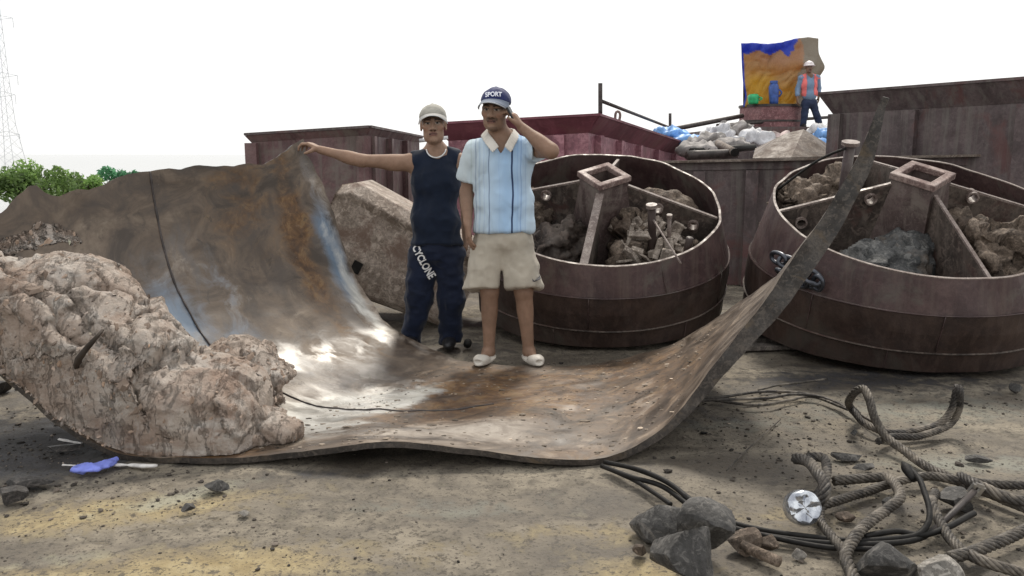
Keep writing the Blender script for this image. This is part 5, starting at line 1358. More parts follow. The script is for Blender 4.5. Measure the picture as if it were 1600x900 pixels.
# blue glove and white strip
def glove():
    m = plain('blue_glove', (0.22, 0.27, 0.78, 1), .55, 0, .2, 10)
    s = SDF(); a, b = G(125, 733, .02), G(172, 722, .025)
    s.cone(a, b, .022, .016, .02); s.ell(a.lerp(b, .25), (.055, .035, .018), .02)
    for k, (px, py) in enumerate(((180, 718), (176, 724), (168, 729))): s.cone(a.lerp(b, .55), G(px, py, .015), .014, .010, .012)
    c = (a + b) / 2; V, Q = s.mesh(np.array(c) - .2, np.array(c) + .2, .006)
    V = V + vnormals(V, Q) * (.004 * fbm(V * 40, 2))[:, None]
    V = V + vnormals(V, Q) * (.007 * ridged(V * 26, 2, 4))[:, None]; V[:, 2] = V[:, 2] * .7 + .004
    put(mk('glove', V, Q, m, None, True, origin=(c.x, c.y, 0)), 'crumpled bright blue rubber glove on the deck at the plate corner', 'glove')
    mw = plain('white_strip', (0.62, 0.60, 0.58, 1), .6, 0, .2, 20)
    for pts, r, l in ((([(98, 726, .008), (118, 727, .008)]), .006, 'left end of the white plastic strip, by the glove'), (([(178, 726, .008), (205, 726, .01), (225, 727, .012), (246, 727, .01)]), .011, 'white torn plastic strip lying between glove and plate'), ([(92, 683, .03), (108, 686, .03), (128, 690, .03)], .008, 'white stick lying beyond the curled plate edge')):
        path = spline(rp(pts), 14); v, f = tube_geo(path, r * (1 + .5 * fbm(path * 40, 2)), 7); v = np.array(v); v[:, 2] = v[:, 2] * .6 + .002
        put(mk('plastic_strip', v, f, mw, None, True, origin=path[0]), l, 'plastic strip')
glove()
# ================================================================== PEOPLE
M_SKIN = attr_col('skin', .58, .25, .003, 130, sss=.05, spec=.3)
SK = np.array([.310, .196, .138])
def V3(*a): return Vector(a)
def orth(d, n):
    d = Vector(d).normalized(); n = Vector(n); n = (n - d * n.dot(d)).normalized(); return d, n, d.cross(n)
def hand(s, wr, d, n, thumb, curl=(.35, .5, .4), sc=1.0, spread=.0, tdir=None):
    """palm with five fingers. d: finger direction, n: the way the palm faces, thumb: +1/-1 side along d x n"""
    d, n, sd = orth(d, n); sd = sd * thumb
    wr = Vector(wr)
    for k, w_ in enumerate((.027, .009, -.009, -.026)):
        kn = wr + d * (.088 - .006 * abs(k - 1)) * sc + sd * w_ * sc
        s.cone(wr + d * .012 * sc + sd * w_ * .55 * sc, kn, .0155 * sc, .0125 * sc, .012)
        L = (.042, .047, .044, .034)[k] * sc; p = kn; a = 0
        fs = sd * (spread * (1.5 - k))
        for j, (q, r0, r1) in enumerate(((1, .0098, .0090), (.66, .0090, .0082), (.5, .0082, .0070))):
            a += curl[j]
            e = p + ((d + fs).normalized() * math.cos(a) + n * math.sin(a)) * L * q
            s.cone(p, e, r0 * sc, r1 * sc, .004); p = e
    b = wr + d * .022 * sc + sd * .022 * sc + n * .004
    td = Vector(tdir).normalized() if tdir is not None else (d * .62 + sd * .72 + n * .35).normalized()
    m = b + td * .046 * sc; e = m + (td * .8 + d * .45 + n * .25).normalized() * .034 * sc
    s.cone(b, m, .0165 * sc, .0118 * sc, .012); s.cone(m, e, .0112 * sc, .0085 * sc, .004)
    return s
def head(s, hc, R, k=1.0):
    H = lambda x, y, z: Vector(hc) + R @ (Vector((x, y, z)) * k)
    E = lambda c, r, kk=.015, op='u': s.ell(H(*c), tuple(q * k for q in r), kk * k, op, R)
    Cn = lambda a, b, ra, rb, kk=.008, op='u': s.cone(H(*a), H(*b), ra * k, rb * k, kk * k, op)
    E((0, .018, .040), (.076, .093, .082)); E((0, -.020, -.022), (.062, .074, .086), .03); E((0, -.036, -.084), (.036, .044, .032), .03)
    for q in (-1, 1):
        E((q * .045, -.058, -.012), (.022, .022, .022), .02); E((q * .043, -.016, -.070), (.016, .034, .028), .03)
        Cn((q * .010, -.088, .030), (q * .046, -.074, .030), .008, .007, .012)
        E((q * .031, -.096, .008), (.016, .012, .011), .012, 's'); E((q * .031, -.074, .007), (.0135, .0135, .0125), .004)
        Cn((q * .018, -.0865, .012), (q * .045, -.075, .012), .0035, .003, .004)
        E((q * .078, .012, -.004), (.009, .019, .032), .008); E((q * .083, .004, -.004), (.006, .010, .018), .006, 's')
        E((q * .014, -.098, -.030), (.010, .011, .009), .006)
    Cn((0, -.088, .018), (0, -.108, -.026), .008, .0125, .010); E((0, -.104, -.027), (.012, .011, .010), .006)
    Cn((-.022, -.082, -.054), (.022, -.082, -.054), .007, .007, .006); Cn((-.019, -.083, -.064), (.019, -.083, -.064), .0075, .0075, .006)
    Cn((-.026, -.094, -.0590), (.026, -.094, -.0590), .0028, .0028, .003, 's')
    E((0, -.076, -.096), (.019, .017, .016), .015)
    return H
def face_cols(V, hc, R, k, cols, moustache=False, hair=(.012, .010, .009)):
    L = (V - np.array(hc)) @ np.array(R) / k
    x, y, z = np.abs(L[:, 0]), L[:, 1], L[:, 2]
    near = (np.linalg.norm(L, axis=1) < .16)
    fr = near & (y < -.04)
    def tint(m, c, a=1.0): cols[m] = cols[m] * (1 - a) + np.array(c) * a
    lips = fr & (((L[:, 0]) / .027) ** 2 + ((z + .0585) / .012) ** 2 < 1); tint(lips, (.21, .095, .082), .8)
    tint(fr & (np.abs(z + .0588) < .0030) & (x < .026), (.05, .022, .02))
    tint(fr & (((x - .031) / .016) ** 2 + ((z - .0075) / .0062) ** 2 < 1), (.36, .33, .30), .75)
    tint(fr & (((x - .030) / .0075) ** 2 + ((z - .0078) / .0062) ** 2 < 1), (.010, .008, .007))
    tint(fr & (x > .014) & (x < .048) & (np.abs(z - .0145) < .0026), (.03, .02, .016), .9)
    tint(fr & (x > .011) & (x < .050) & (np.abs(z - .0315 + .15 * np.abs(x - .03)) < .0058), hair, .85)
    tint(fr & (x < .018) & (z < -.033) & (z > -.042) & (x > .005), (.08, .04, .03), .8)
    if moustache:
        tint(fr & (x < .034) & (z > -.0515 - .15 * x) & (z < -.038), hair, .55)
        tint(fr & (z < -.088) & (x < .03), hair, .35)
    hr = near & ((z > .045) | ((y > .028) & (z > -.055)) | ((y > -.005) & (z > .012) & (x > .06))) & ~((x > .074) & (z < .032))
    tint(hr, hair)
    tint(near & (y < -.05) & (x > .03) & (z < -.01) & (z > -.04), SK * np.array([1.08, .92, .9]), .5)
    return cols
def project(sdf, pts_xz, y0, y1, off=.003, n=240):
    """first hit of the surface looking along +Y for each (x, z)"""
    q = np.array(pts_xz, float)
    if not isinstance(sdf, SDF):          # a finished cloth object
        from mathutils.bvhtree import BVHTree
        o = ORI[sdf]; tr = BVHTree.FromPolygons([v.co + o for v in sdf.data.vertices], [list(f.vertices) for f in sdf.data.polygons])
        out = []
        for a, b in q:
            h = tr.ray_cast(Vector((a, y0, b)), Vector((0, 1, 0)))[0]
            out.append((a, (h.y if h is not None else (y0 + y1) / 2) - off, b))
        return np.array(out)
    ys = np.linspace(y0, y1, n)
    G3 = np.stack([np.repeat(q[:, 0:1], n, 1), np.repeat(ys[None], len(q), 0), np.repeat(q[:, 1:2], n, 1)], -1)
    D = sdf.at(G3); hit = (D < 0); i = np.where(hit.any(1), hit.argmax(1), n - 1); i = np.maximum(i, 1)
    r = np.arange(len(q)); d0, d1 = D[r, i - 1], D[r, i]; t = np.clip(d0 / (d0 - d1 + 1e-9), 0, 1)
    y = ys[i - 1] + (ys[i] - ys[i - 1]) * t - off
    return np.stack([q[:, 0], y, q[:, 1]], 1)
def text_on(sdf, txt, c, size, ang, y0, y1, mat, parent, name='lettering', bold=.0, sx=1.0, curve=0.0, disp=0):
    cu = bpy.data.curves.new('txt', 'FONT'); cu.body = txt; cu.size = 1; cu.align_x = 'CENTER'; cu.align_y = 'CENTER'; cu.offset = bold
    ob = bpy.data.objects.new('txt', cu); C.objects.link(ob)
    dg_ = bpy.context.evaluated_depsgraph_get(); me = bpy.data.meshes.new_from_object(ob.evaluated_get(dg_))
    bpy.data.objects.remove(ob)
    bm = bmesh.new(); bm.from_mesh(me); bmesh.ops.triangulate(bm, faces=bm.faces[:])
    for _ in range(2):
        bmesh.ops.subdivide_edges(bm, edges=[e for e in bm.edges if e.calc_length() > .12], cuts=1, use_grid_fill=False); bmesh.ops.triangulate(bm, faces=bm.faces[:])
    bm.verts.index_update()
    co = np.array([v.co[:] for v in bm.verts]); F = [[v.index for v in f.verts] for f in bm.faces]; bm.free()
    x, z = co[:, 0] * size * sx, co[:, 1] * size + curve * co[:, 0] ** 2
    ca, sa = math.cos(ang), math.sin(ang)
    q = np.stack([c[0] + x * ca - z * sa, c[1] + x * sa + z * ca], 1)
    return mk(name, project(sdf, q, y0, y1, .0075), F, mat, parent, False)
def cap(root, hc, R, k, mat_c, mat_b, name='cap', drop=.0):
    H = lambda x, y, z: Vector(hc) + R @ (Vector((x, y, z)) * k)
    s = SDF(); s.ell(H(0, .016, .048), (.088 * k, .106 * k, .082 * k), .01, 'u', R); s.half(H(0, 0, .040), -(R @ Vector((0, .22, 1))), .008)
    s.ell(H(0, .016, .130), (.010, .010, .006), .006)
    V, Q = s.mesh(np.array(hc) - .16, np.array(hc) + .2, .0055); V = relax(V, Q, 1)
    N = vnormals(V, Q); V = V + N * (.002 * fbm(V * 35, 2))[:, None]
    # panel seams
    L = (V - np.array(hc)) @ np.array(R); a = np.arctan2(L[:, 1] - .016, L[:, 0]); sm = np.abs(((a / (math.pi / 3)) + 10) % 1 - .5)
    V = V - N * (.0018 * np.exp(-((sm - .5) / .02) ** 2))[:, None]
    o = mk(name, V, Q, mat_c, root, True)
    nu, nv = 26, 8; P_, F = [], []
    for i in range(nu):
        t = math.radians(-78 + 156 * i / (nu - 1))
        for j in range(nv):
            q = j / (nv - 1); ext = .070 * q * math.cos(t) ** .5 if math.cos(t) > 0 else 0
            yin = .016 - math.cos(t) * .100
            x, y = math.sin(t) * (.083 + .008 * q), yin - ext
            z = .044 - .22 * yin - .016 * q - .022 * (abs(math.sin(t)) ** 2.2) * (.15 + q)
            P_.append(H(x, y, z - drop * q))
    F = [(i * nv + j, (i + 1) * nv + j, (i + 1) * nv + j + 1, i * nv + j + 1) for i in range(nu - 1) for j in range(nv - 1)]
    b = mk('brim', P_, F, mat_b[0], o, True); m = b.modifiers.new('t', 'SOLIDIFY'); m.thickness = .004
    e = [P_[i * nv + nv - 1] for i in range(nu)]; v, f = tube_geo(e, .0042, 6); mk('brim_edge', v, f, mat_b[1], o, True)
    return s, H
def wrinkle(V, Q, fr, amp, seed, stretch=(1, 1, 2.2)):
    # long soft folds on a slant, then short creases
    N = vnormals(V, Q)
    for ax, f2, a2 in ((np.array([1.0, .3, .55]), 13, .75), (np.array([-.9, .2, .6]), 19, .5)):
        u = V @ ax * f2 + 2.2 * fbm(V * 3.5, 2, seed + 31)
        V = V + N * (amp * a2 * (np.abs(np.sin(u)) ** .6 - .62) * np.clip(.35 + 1.3 * vnoise(V * 4.3, seed + 17), 0, 1))[:, None]
    N = vnormals(V, Q); p = V * np.array(stretch) * fr
    return V + N * (amp * (ridged(p, 2, seed) * .45 + fbm(p * 1.7, 2, seed + 4) * .5))[:, None]
def limb(s, a, b, ra, rb, k=.02, bulge=None):
    s.cone(a, b, ra, rb, k)
    if bulge:
        t, off, r = bulge; c = Vector(a).lerp(Vector(b), t) + Vector(off); ax = (Vector(b) - Vector(a)).normalized()
        s.ell(c, (r * .9, r, r * 2.2), .03, 'u', ax.to_track_quat('Z', 'Y').to_matrix())
def cloth(name, s, lo, hi, h, mat, root, wr=(9, .006, 1, (1, 1, 2)), rel=1):
    V, Q = s.mesh(lo, hi, h); V = relax(V, Q, rel)
    if wr: V = wrinkle(V, Q, wr[0], wr[1], wr[2], wr[3])
    return mk(name, V, Q, mat, root, True)
def fabric(name, c, var=.12, rough=.85, weave=500, bs=.15):
    m, t, b = material(name); v = coords(t)
    d, l = tuple(q * (1 - var) for q in c) + (1,), tuple(min(1, q * (1 + var)) for q in c) + (1,)
    t.links.new(ramp(t, nz(t, 6, 5, .6, v), [(.3, d), (.7, l)]), b.inputs['Base Color'])
    b.inputs['Roughness'].default_value = rough; b.inputs['Specular IOR Level'].default_value = .2; b.inputs['Sheen Weight'].default_value = .15
    bump(t, b, mixc(t, .5, nz(t, weave, 2, .5, v), nz(t, 45, 4, .6, v)), bs, .003)
    return m

# ------------------------------------------------------------------ the man on the phone
def man_phone():
    Y = 5.10
    foot = G(800, 567, .045)
    root = thing('person', (foot.x, Y, .04), 'man in a striped pale blue polo and beige shorts holding a phone to his ear', 'person', 'people on the deck')
    p = lambda px, py, dy=0.0: P(px, py, Y + dy)
    s = SDF()
    hc = p(774, 173, -.02); R = (Matrix.Rotation(math.radians(-14), 3, 'Z') @ Matrix.Rotation(math.radians(4), 3, 'X') @ Matrix.Rotation(math.radians(2), 3, 'Y'))
    k = 1.03
    head(s, hc, R, k)
    nb = p(782, 217, .03)
    s.cone(p(778, 195, .015), nb, .047, .058, .03)
    shR, shL = p(743, 237, .03), p(826, 232, .03)          # the man's right is on the left of the picture
    s.cone(nb, shR, .055, .055, .05); s.cone(nb, shL, .055, .055, .05)
    s.ell(p(786, 262, .02), (.165, .105, .17), .05); s.ell(p(788, 318, .02), (.155, .11, .16), .06); s.ell(p(788, 372, .03), (.145, .10, .12), .06)
    # his right arm hangs
    elR, wrR = p(729, 300, .07), p(731, 350, -.02)
    limb(s, shR, elR, .050, .040, .03); limb(s, elR, wrR, .040, .027, .02, (.3, (0, 0, 0), .036))
    hand(s, wrR, (.06, -.1, -1), (1, .3, 0), -1, (.25, .35, .3))
    # his left arm is bent, the hand at the ear
    elL, wrL = p(861, 236, -.20), p(815, 199, -.10)
    limb(s, shL, elL, .054, .043, .03); limb(s, elL, wrL, .045, .029, .02, (.3, (0, 0, -.006), .040))
    hand(s, wrL, (-.50, .02, .80), (-.72, .25, -.45), 1, (.45, .75, .5), 1.0, tdir=(-.62, -.45, .42))
    # legs
    hpR, hpL = p(764, 385, .03), p(812, 385, .03)
    knR, anR = p(765, 455, .0), p(764, 548, .04); knL, anL = p(818, 455, .0), p(826, 548, .04)
    for hp, kn, an, sg in ((hpR, knR, anR, -1), (hpL, knL, anL, 1)):
        limb(s, hp, kn, .085, .058, .03); limb(s, kn, an, .056, .034, .02, (.30, (0, .020, 0), .047))
        ft = Vector((sg * .30, -.95, 0)).normalized()
        heel = Vector((an.x, an.y + .035, .075)); toe = Vector((an.x, an.y, .060)) + ft * .135
        s.cone(an, Vector((an.x, an.y, .085)), .034, .036, .02); s.cone(heel, toe, .034, .026, .03)
        sd = ft.cross(Vector((0, 0, 1)))
        for j in range(5): s.cone(toe + sd * (.03 - .015 * j), toe + ft * (.022 - .006 * abs(j - (1 if sg < 0 else 3))) + sd * (.034 - .017 * j), .013, .009, .006)
    lo, hi = np.array([root.location.x - .42, Y - .42, .02]), np.array([root.location.x + .36, Y + .22, 1.80])
    fx = [(2, hc.z - .16, hc.z + .16, .0048), (0, hc.x - .10, hc.x + .20, .0048), (1, hc.y - .16, hc.y + .1, .0052)]
    V, Q = s.mesh(lo, hi, .0085, fx); V = relax(V, Q, 1, .35)
    cols = np.tile(SK * .92, (len(V), 1)); cols *= (1 + .10 * fbm(V * 14, 3, 3))[:, None]
    cols = face_cols(V, hc, R, k, cols, True)
    mk('body', V, Q, M_SKIN, root, True, cols=cols)
    # polo shirt: vertical stripes woven in
    m, t, b = material('striped_polo'); v = coords(t)
    sp = t.nodes.new('ShaderNodeSeparateXYZ'); t.links.new(v, sp.inputs[0])
    x = math_(t, 'ADD', sp.outputs[0], math_(t, 'MULTIPLY', math_(t, 'SUBTRACT', nz(t, 4, 2, .5, v), .5), .02))
    ox = root.location.x
    xx = lambda px: p(px, 300).x - ox
    col = ramp(t, math_(t, 'ADD', math_(t, 'MULTIPLY', x, 1.6), .5), [(.05, (.56, .64, .68, 1)), (.22, (.52, .64, .74, 1)), (.34, (.45, .61, .79, 1)), (.44, (.39, .58, .82, 1)), (.56, (.41, .59, .82, 1)), (.66, (.52, .66, .79, 1)), (.85, (.58, .67, .74, 1))])
    for px, w_, c, a in ((737, .003, (.36, .46, .44), .35), (744, .0018, (.14, .20, .32), .55), (750, .004, (.30, .42, .58), .4), (757, .0012, (.3, .4, .6), .4), (765, .0016, (.06, .09, .20), .75), (781, .0010, (.30, .46, .72), .35), (801, .0042, (.012, .025, .09), .95), (809, .002, (.28, .45, .72), .4), (814, .0018, (.16, .28, .55), .5), (821, .0015, (.25, .38, .6), .35)):
        d = math_(t, 'ABSOLUTE', math_(t, 'SUBTRACT', x, xx(px)))
        mk_ = t.nodes.new('ShaderNodeMapRange'); mk_.inputs['From Min'].default_value = w_; mk_.inputs['From Max'].default_value = w_ + .0025
        mk_.inputs['To Min'].default_value = a; mk_.inputs['To Max'].default_value = 0; t.links.new(d, mk_.inputs['Value'])
        col = mixc(t, mk_.outputs[0], col, tuple(c) + (1,))
    t.links.new(col, b.inputs['Base Color']); b.inputs['Roughness'].default_value = .8; b.inputs['Specular IOR Level'].default_value = .2
    bump(t, b, mixc(t, .5, nz(t, 450, 2, .5, v), nz(t, 30, 4, .6, v)), .25, .004)
    q = SDF()
    q.cone(nb + V3(0, .01, -.02), shR + V3(.01, 0, .0), .060, .064, .06); q.cone(nb + V3(0, .01, -.02), shL + V3(-.01, 0, 0), .060, .064, .06)
    q.ell(p(786, 262, .02), (.178, .122, .18), .05); q.ell(p(787, 318, .02), (.178, .128, .18), .06); q.ell(p(786, 356, .03), (.188, .128, .12), .06)
    q.cone(shR, shR.lerp(elR, .72), .066, .076, .04); q.cone(shL, shL.lerp(elL, .45), .068, .080, .04)
    q.half(p(785, 362, -.1), (.02, -.1, -1)); 
    dR = (elR - shR).normalized(); dL = (elL - shL).normalized()
    def sleeve_cut(c, d, sgn, lim):
        c, d = np.array(c), np.array(d)
        def fn(X, Yy, Z):
            al = (X - c[0]) * d[0] + (Yy - c[1]) * d[1] + (Z - c[2]) * d[2]
            return np.maximum(-al, sgn * (lim - X))
        return fn
    q.fn(sleeve_cut(shR.lerp(elR, .72), dR, -1, p(740, 280).x), op='s', k=.006); q.fn(sleeve_cut(shL.lerp(elL, .45), dL, 1, p(832, 240).x), op='s', k=.006)
    vb = p(784, 240, -.10)
    q.ell(nb + V3(0, -.005, .035), (.070, .070, .060), .012, 's')
    def vee(X, Yy, Z):
        h = (Z - vb.z); return np.maximum(np.maximum(np.abs(X - vb.x + .004) - np.clip(h, 0, 1) * .62, -h), Yy - (Y + .0))
    q.fn(vee, (vb.x - .1, Y - .3, vb.z - .01), (vb.x + .1, Y + .02, vb.z + .2), 's', .008)
    cloth('polo_shirt', q, lo, hi, .0075, m, root, (7, .0135, 3, (1.3, 1.3, .8)))
    shirt = bpy.data.objects[[o.name for o in root.children if o.name.startswith('polo_shirt')][0]]
    cr = fabric('cream_collar', (.60, .57, .52))
    for sg in (-1, 1):
        c = SDF(); pts = [nb + V3(0, .085, .062), nb + V3(sg * .078, .03, .055), nb + V3(sg * .070, -.050, .026), vb + V3(sg * .022, -.032, .040)]
        sm = spline(pts, 14)
        for i in range(13): c.cone(sm[i], sm[i + 1], .0065, .0065, .008)
        for i in range(13):
            
            for q_ in (.33, .66, 1.0):
                of = V3(sg * .030 * q_, -.014 * q_, -.030 * q_); c.cone(Vector(sm[i]) + of, Vector(sm[i + 1]) + of, .0058, .0058, .008)
        V_, Q_ = c.mesh(np.array(nb) - .2, np.array(nb) + .16, .0055); mk('collar', relax(V_, Q_, 2), Q_, cr, shirt, True)
    # shorts
    kh = fabric('beige_shorts', (.42, .38, .315), .10, .85, 500, .25)
    q = SDF(); q.ell(p(787, 372, .03), (.180, .125, .11), .05)
    q.cone(p(766, 390, .03), p(752, 462, .0), .108, .128, .03); q.cone(p(808, 390, .03), p(816, 462, .0), .108, .136, .03)
    q.half(p(785, 449, -.12), (.02, -.25, -1)); q.half(p(787, 352, 0), (0, 0, 1))
    def gap(X, Yy, Z): return np.maximum(np.abs(X - p(784, 430).x) - .010 - np.clip(p(784, 425).z - Z, 0, 1) * .12, Z - p(784, 420).z)
    q.fn(gap, op='s', k=.012)
    cloth('shorts', q, lo, hi, .0075, kh, root, (8, .0125, 8, (1.2, 1.2, .9)))
    sh_o = [o for o in root.children if o.name.startswith('shorts')][0]
    # small dark tick on the left leg of the shorts
    tick = [(831, 431), (834, 435), (843, 429), (844, 430), (835, 436.5), (832, 436)]
    n = len(tick); pts = [(p(a_, b_).x, p(a_, b_).z) for a_, b_ in tick]
    mk('tick_mark', project(sh_o, pts, Y - .4, Y + .1, .003), [tuple(range(n))], plain('dark_print', (.06, .06, .07, 1), .7), sh_o, False)
    # slippers
    cream = plain('cream_rubber', (.60, .56, .50, 1), .55, 0, .1)
    for an, sg in ((anR, -1), (anL, 1)):
        q = SDF(); ft = Vector((sg * .30, -.95, 0)).normalized(); c = Vector((an.x, an.y, .045)) + ft * .07; Rr = Matrix.Rotation(math.atan2(-ft.x, ft.y), 3, 'Z')
        q.ell(c, (.052, .150, .020), .01, 'u', Rr); q.half(c + V3(0, 0, -.012), (0, 0, -1))
        st = SDF(); sd = ft.cross(Vector((0, 0, 1)))
        q.ell(c + ft * .070 + V3(0, 0, .020), (.050, .072, .034), .015, 'u', Rr)
        q.ell(c + ft * .150 + V3(0, 0, .020), (.030, .030, .012), .006, 's', Rr); q.ell(c + ft * .02 + V3(0, 0, .05), (.038, .05, .040), .01, 's', Rr)
        V_, Q_ = q.mesh(np.array(c) - .2, np.array(c) + .2, .005); mk('slipper', relax(V_, Q_, 1), Q_, cream, root, True)
    navy = fabric('navy_cap', (.022, .030, .11), .2, .7); gr = fabric('grey_brim', (.16, .19, .25)); lt = fabric('pale_brim_edge', (.50, .53, .58))
    cs, H = cap(root, hc + V3(0, 0, .004), R, k, navy, (gr, lt))
    cp = [o for o in root.children if o.name.startswith('cap')][0]
    c = H(.000, -.085, .090)
    text_on(cp, 'SPORT', (c.x + .010, c.z), .038, math.radians(1), Y - .4, Y + .1, plain('white_thread', (.80, .82, .90, 1), .6, 0, .05), cp, 'lettering', .03, .86, -.0012)
    # phone
    ph = SDF(); a, b_ = p(796, 172, -.115), p(806, 192, -.115); 
    d = (b_ - a).normalized(); sd = Vector((.35, .9, 0)).normalized(); nn = d.cross(sd)
    mb = MB(); mb.bar(a - d * .02, b_ + d * .008, .048, .014, nn)
    put(bev(mb.build('mobile_phone', plain('black_phone', (.02, .02, .022, 1), .3), None, origin=a), .004, 2), 'dark mobile phone held to the ear of the man in the polo', 'phone')
man_phone()

# ------------------------------------------------------------------ the man leaning on the plate
def man_tank():
    Y = 5.60
    root = thing('person', (P(690, 548, Y).x, Y, 0), 'man in navy sleeveless top and navy trousers resting his arm on the plate', 'person', 'people on the deck')
    p = lambda px, py, dy=0.0: P(px, py, Y + dy)
    s = SDF()
    hc = p(677, 196, -.03); R = (Matrix.Rotation(math.radians(3), 3, 'Z') @ Matrix.Rotation(math.radians(-2), 3, 'X') @ Matrix.Rotation(math.radians(-2), 3, 'Y')); k = 1.04
    head(s, hc, R, k)
    nb = p(682, 240, .03); s.cone(p(679, 220, .02), nb, .047, .058, .03)
    shR, shL = p(645, 254, .02), p(716, 252, .05)
    s.cone(nb, shR, .055, .058, .06); s.cone(nb, shL, .055, .055, .06)
    s.ell(p(680, 280, .02), (.160, .10, .17), .05); s.ell(p(681, 335, .02), (.145, .10, .16), .06); s.ell(p(682, 385, .03), (.135, .095, .12), .06)
    elR, wrR = p(566, 251, -.02), p(500, 234, .03)
    limb(s, shR, elR, .056, .040, .03, (.35, (0, -.004, -.012), .046)); limb(s, elR, wrR, .041, .027, .02, (.28, (0, 0, -.004), .039))
    hand(s, wrR, (-.82, .30, .42), (-.30, .10, -1), 1, (.45, .75, .55), 1.03, .10, tdir=(-.55, -.55, -.35))
    elL, wrL = p(728, 318, .20), p(728, 370, .20)
    limb(s, shL, elL, .050, .040, .03); limb(s, elL, wrL, .040, .028, .02); hand(s, wrL, (0, -.1, -1), (-1, 0, 0), 1)
    hpR, hpL = p(662, 395, .03), p(701, 395, .03); knR, anR = p(655, 462, .0), p(644, 535, .03); knL, anL = p(704, 465, .0), p(703, 535, .03)
    for hp, kn, an in ((hpR, knR, anR), (hpL, knL, anL)):
        limb(s, hp, kn, .08, .055, .03); limb(s, kn, an, .054, .034, .02)
        s.cone(an, V3(an.x, an.y, .05), .035, .035, .02); s.cone(V3(an.x, an.y + .03, .035), V3(an.x, an.y - .11, .03), .030, .022, .03)
    lo, hi = np.array([hc.x - .98, Y - .32, .0]), np.array([hc.x + .36, Y + .34, 1.76])
    fx = [(2, hc.z - .16, hc.z + .16, .0048), (0, hc.x - .10, hc.x + .10, .0048), (1, hc.y - .14, hc.y + .1, .0052), (0, hc.x - .98, wrR.x + .02, .0055)]
    V, Q = s.mesh(lo, hi, .0085, fx); V = relax(V, Q, 1, .35)
    cols = np.tile(SK, (len(V), 1)); cols *= (1 + .10 * fbm(V * 14, 3, 5))[:, None]
    cols = face_cols(V, hc, R, k, cols)
    mk('body', V, Q, M_SKIN, root, True, cols=cols)
    nv = fabric('navy_jersey', (.006, .012, .028), .15, .75, 500, .2); nt_ = fabric('navy_trousers', (.005, .010, .028), .2, .7, 500, .2)
    q = SDF()
    q.cone(nb + V3(0, .01, -.012), shR + V3(.02, 0, .008), .068, .070, .06); q.cone(nb + V3(0, .01, -.012), shL + V3(-.03, 0, .008), .068, .070, .06)
    q.ell(p(681, 285, .02), (.172, .115, .19), .05); q.ell(p(681, 345, .02), (.168, .118, .19), .06); q.ell(p(683, 392, .03), (.184, .128, .14), .06)
    q.half(p(683, 382, 0), (0, -.1, -1)); q.half(p(683, 228, 0), (0, 0, 1))
    q.ell(nb + V3(.004, -.045, .036), (.066, .10, .066), .008, 's'); 
    q.ell(shR + V3(-.062, 0, -.02), (.070, .16, .12), .01, 's'); q.ell(shL + V3(.062, 0, -.01), (.066, .16, .11), .01, 's')
    cloth('sleeveless_top', q, lo, hi, .0075, nv, root, (7, .013, 13, (1.2, 1.2, .9)))
    top = [o for o in root.children if o.name.startswith('sleeveless_top')][0]
    pts = [(nb.x + .004 + .064 * math.cos(a), nb.z + .036 + .062 * math.sin(a)) for a in np.linspace(math.pi * 1.04, math.pi * 1.96, 20)]
    pr = project(s, pts, Y - .4, Y + .15, .012)
    v, f = tube_geo(pr, .0045, 6); mk('neck_trim', v, f, fabric('white_trim', (.75, .75, .75)), top, True)
    q = SDF(); q.ell(p(683, 392, .03), (.170, .118, .12), .05)
    q.cone(p(661, 400, .03), p(655, 465, .0), .098, .084, .03); q.cone(p(655, 465, .0), p(643, 532, .03), .082, .068, .03)
    q.cone(p(702, 400, .03), p(705, 470, .0), .095, .082, .03); q.cone(p(705, 470, .0), p(703, 543, .03), .080, .072, .03)
    q.half((0, 0, .028), (0, 0, -1)); q.half(p(683, 372, 0), (0, 0, 1))
    cloth('trousers', q, lo, hi, .0075, nt_, root, (6, .016, 23, (1.3, 1.3, 1.5)))
    tr = [o for o in root.children if o.name.startswith('trousers')][0]
    a, b_ = p(651, 386), p(675, 429); ang = math.atan2(b_.z - a.z, b_.x - a.x)
    text_on(tr, 'CYCLONE', ((a.x + b_.x) / 2, (a.z + b_.z) / 2), .070, ang, Y - .4, Y + .1, plain('white_print', (.70, .70, .70, 1), .6, 0, .05), tr, 'lettering', .035, .76)
    bk = plain('black_shoe', (.012, .012, .014, 1), .4)
    for an in (anR, anL):
        q = SDF(); q.ell(V3(an.x, an.y - .055, .045), (.048, .150, .046), .01); q.half((0, 0, .003), (0, 0, -1))
        V_, Q_ = q.mesh(np.array([an.x - .1, an.y - .25, -.02]), np.array([an.x + .1, an.y + .15, .12]), .007); mk('shoe', relax(V_, Q_, 1), Q_, bk, root, True)
    be = fabric('beige_cap', (.40, .385, .34), .2, .85); wt = fabric('white_brim_edge', (.72, .72, .72)); ub = fabric('beige_brim', (.36, .35, .33))
    cap(root, hc + V3(0, 0, .004), R, k, be, (ub, wt))
man_tank()

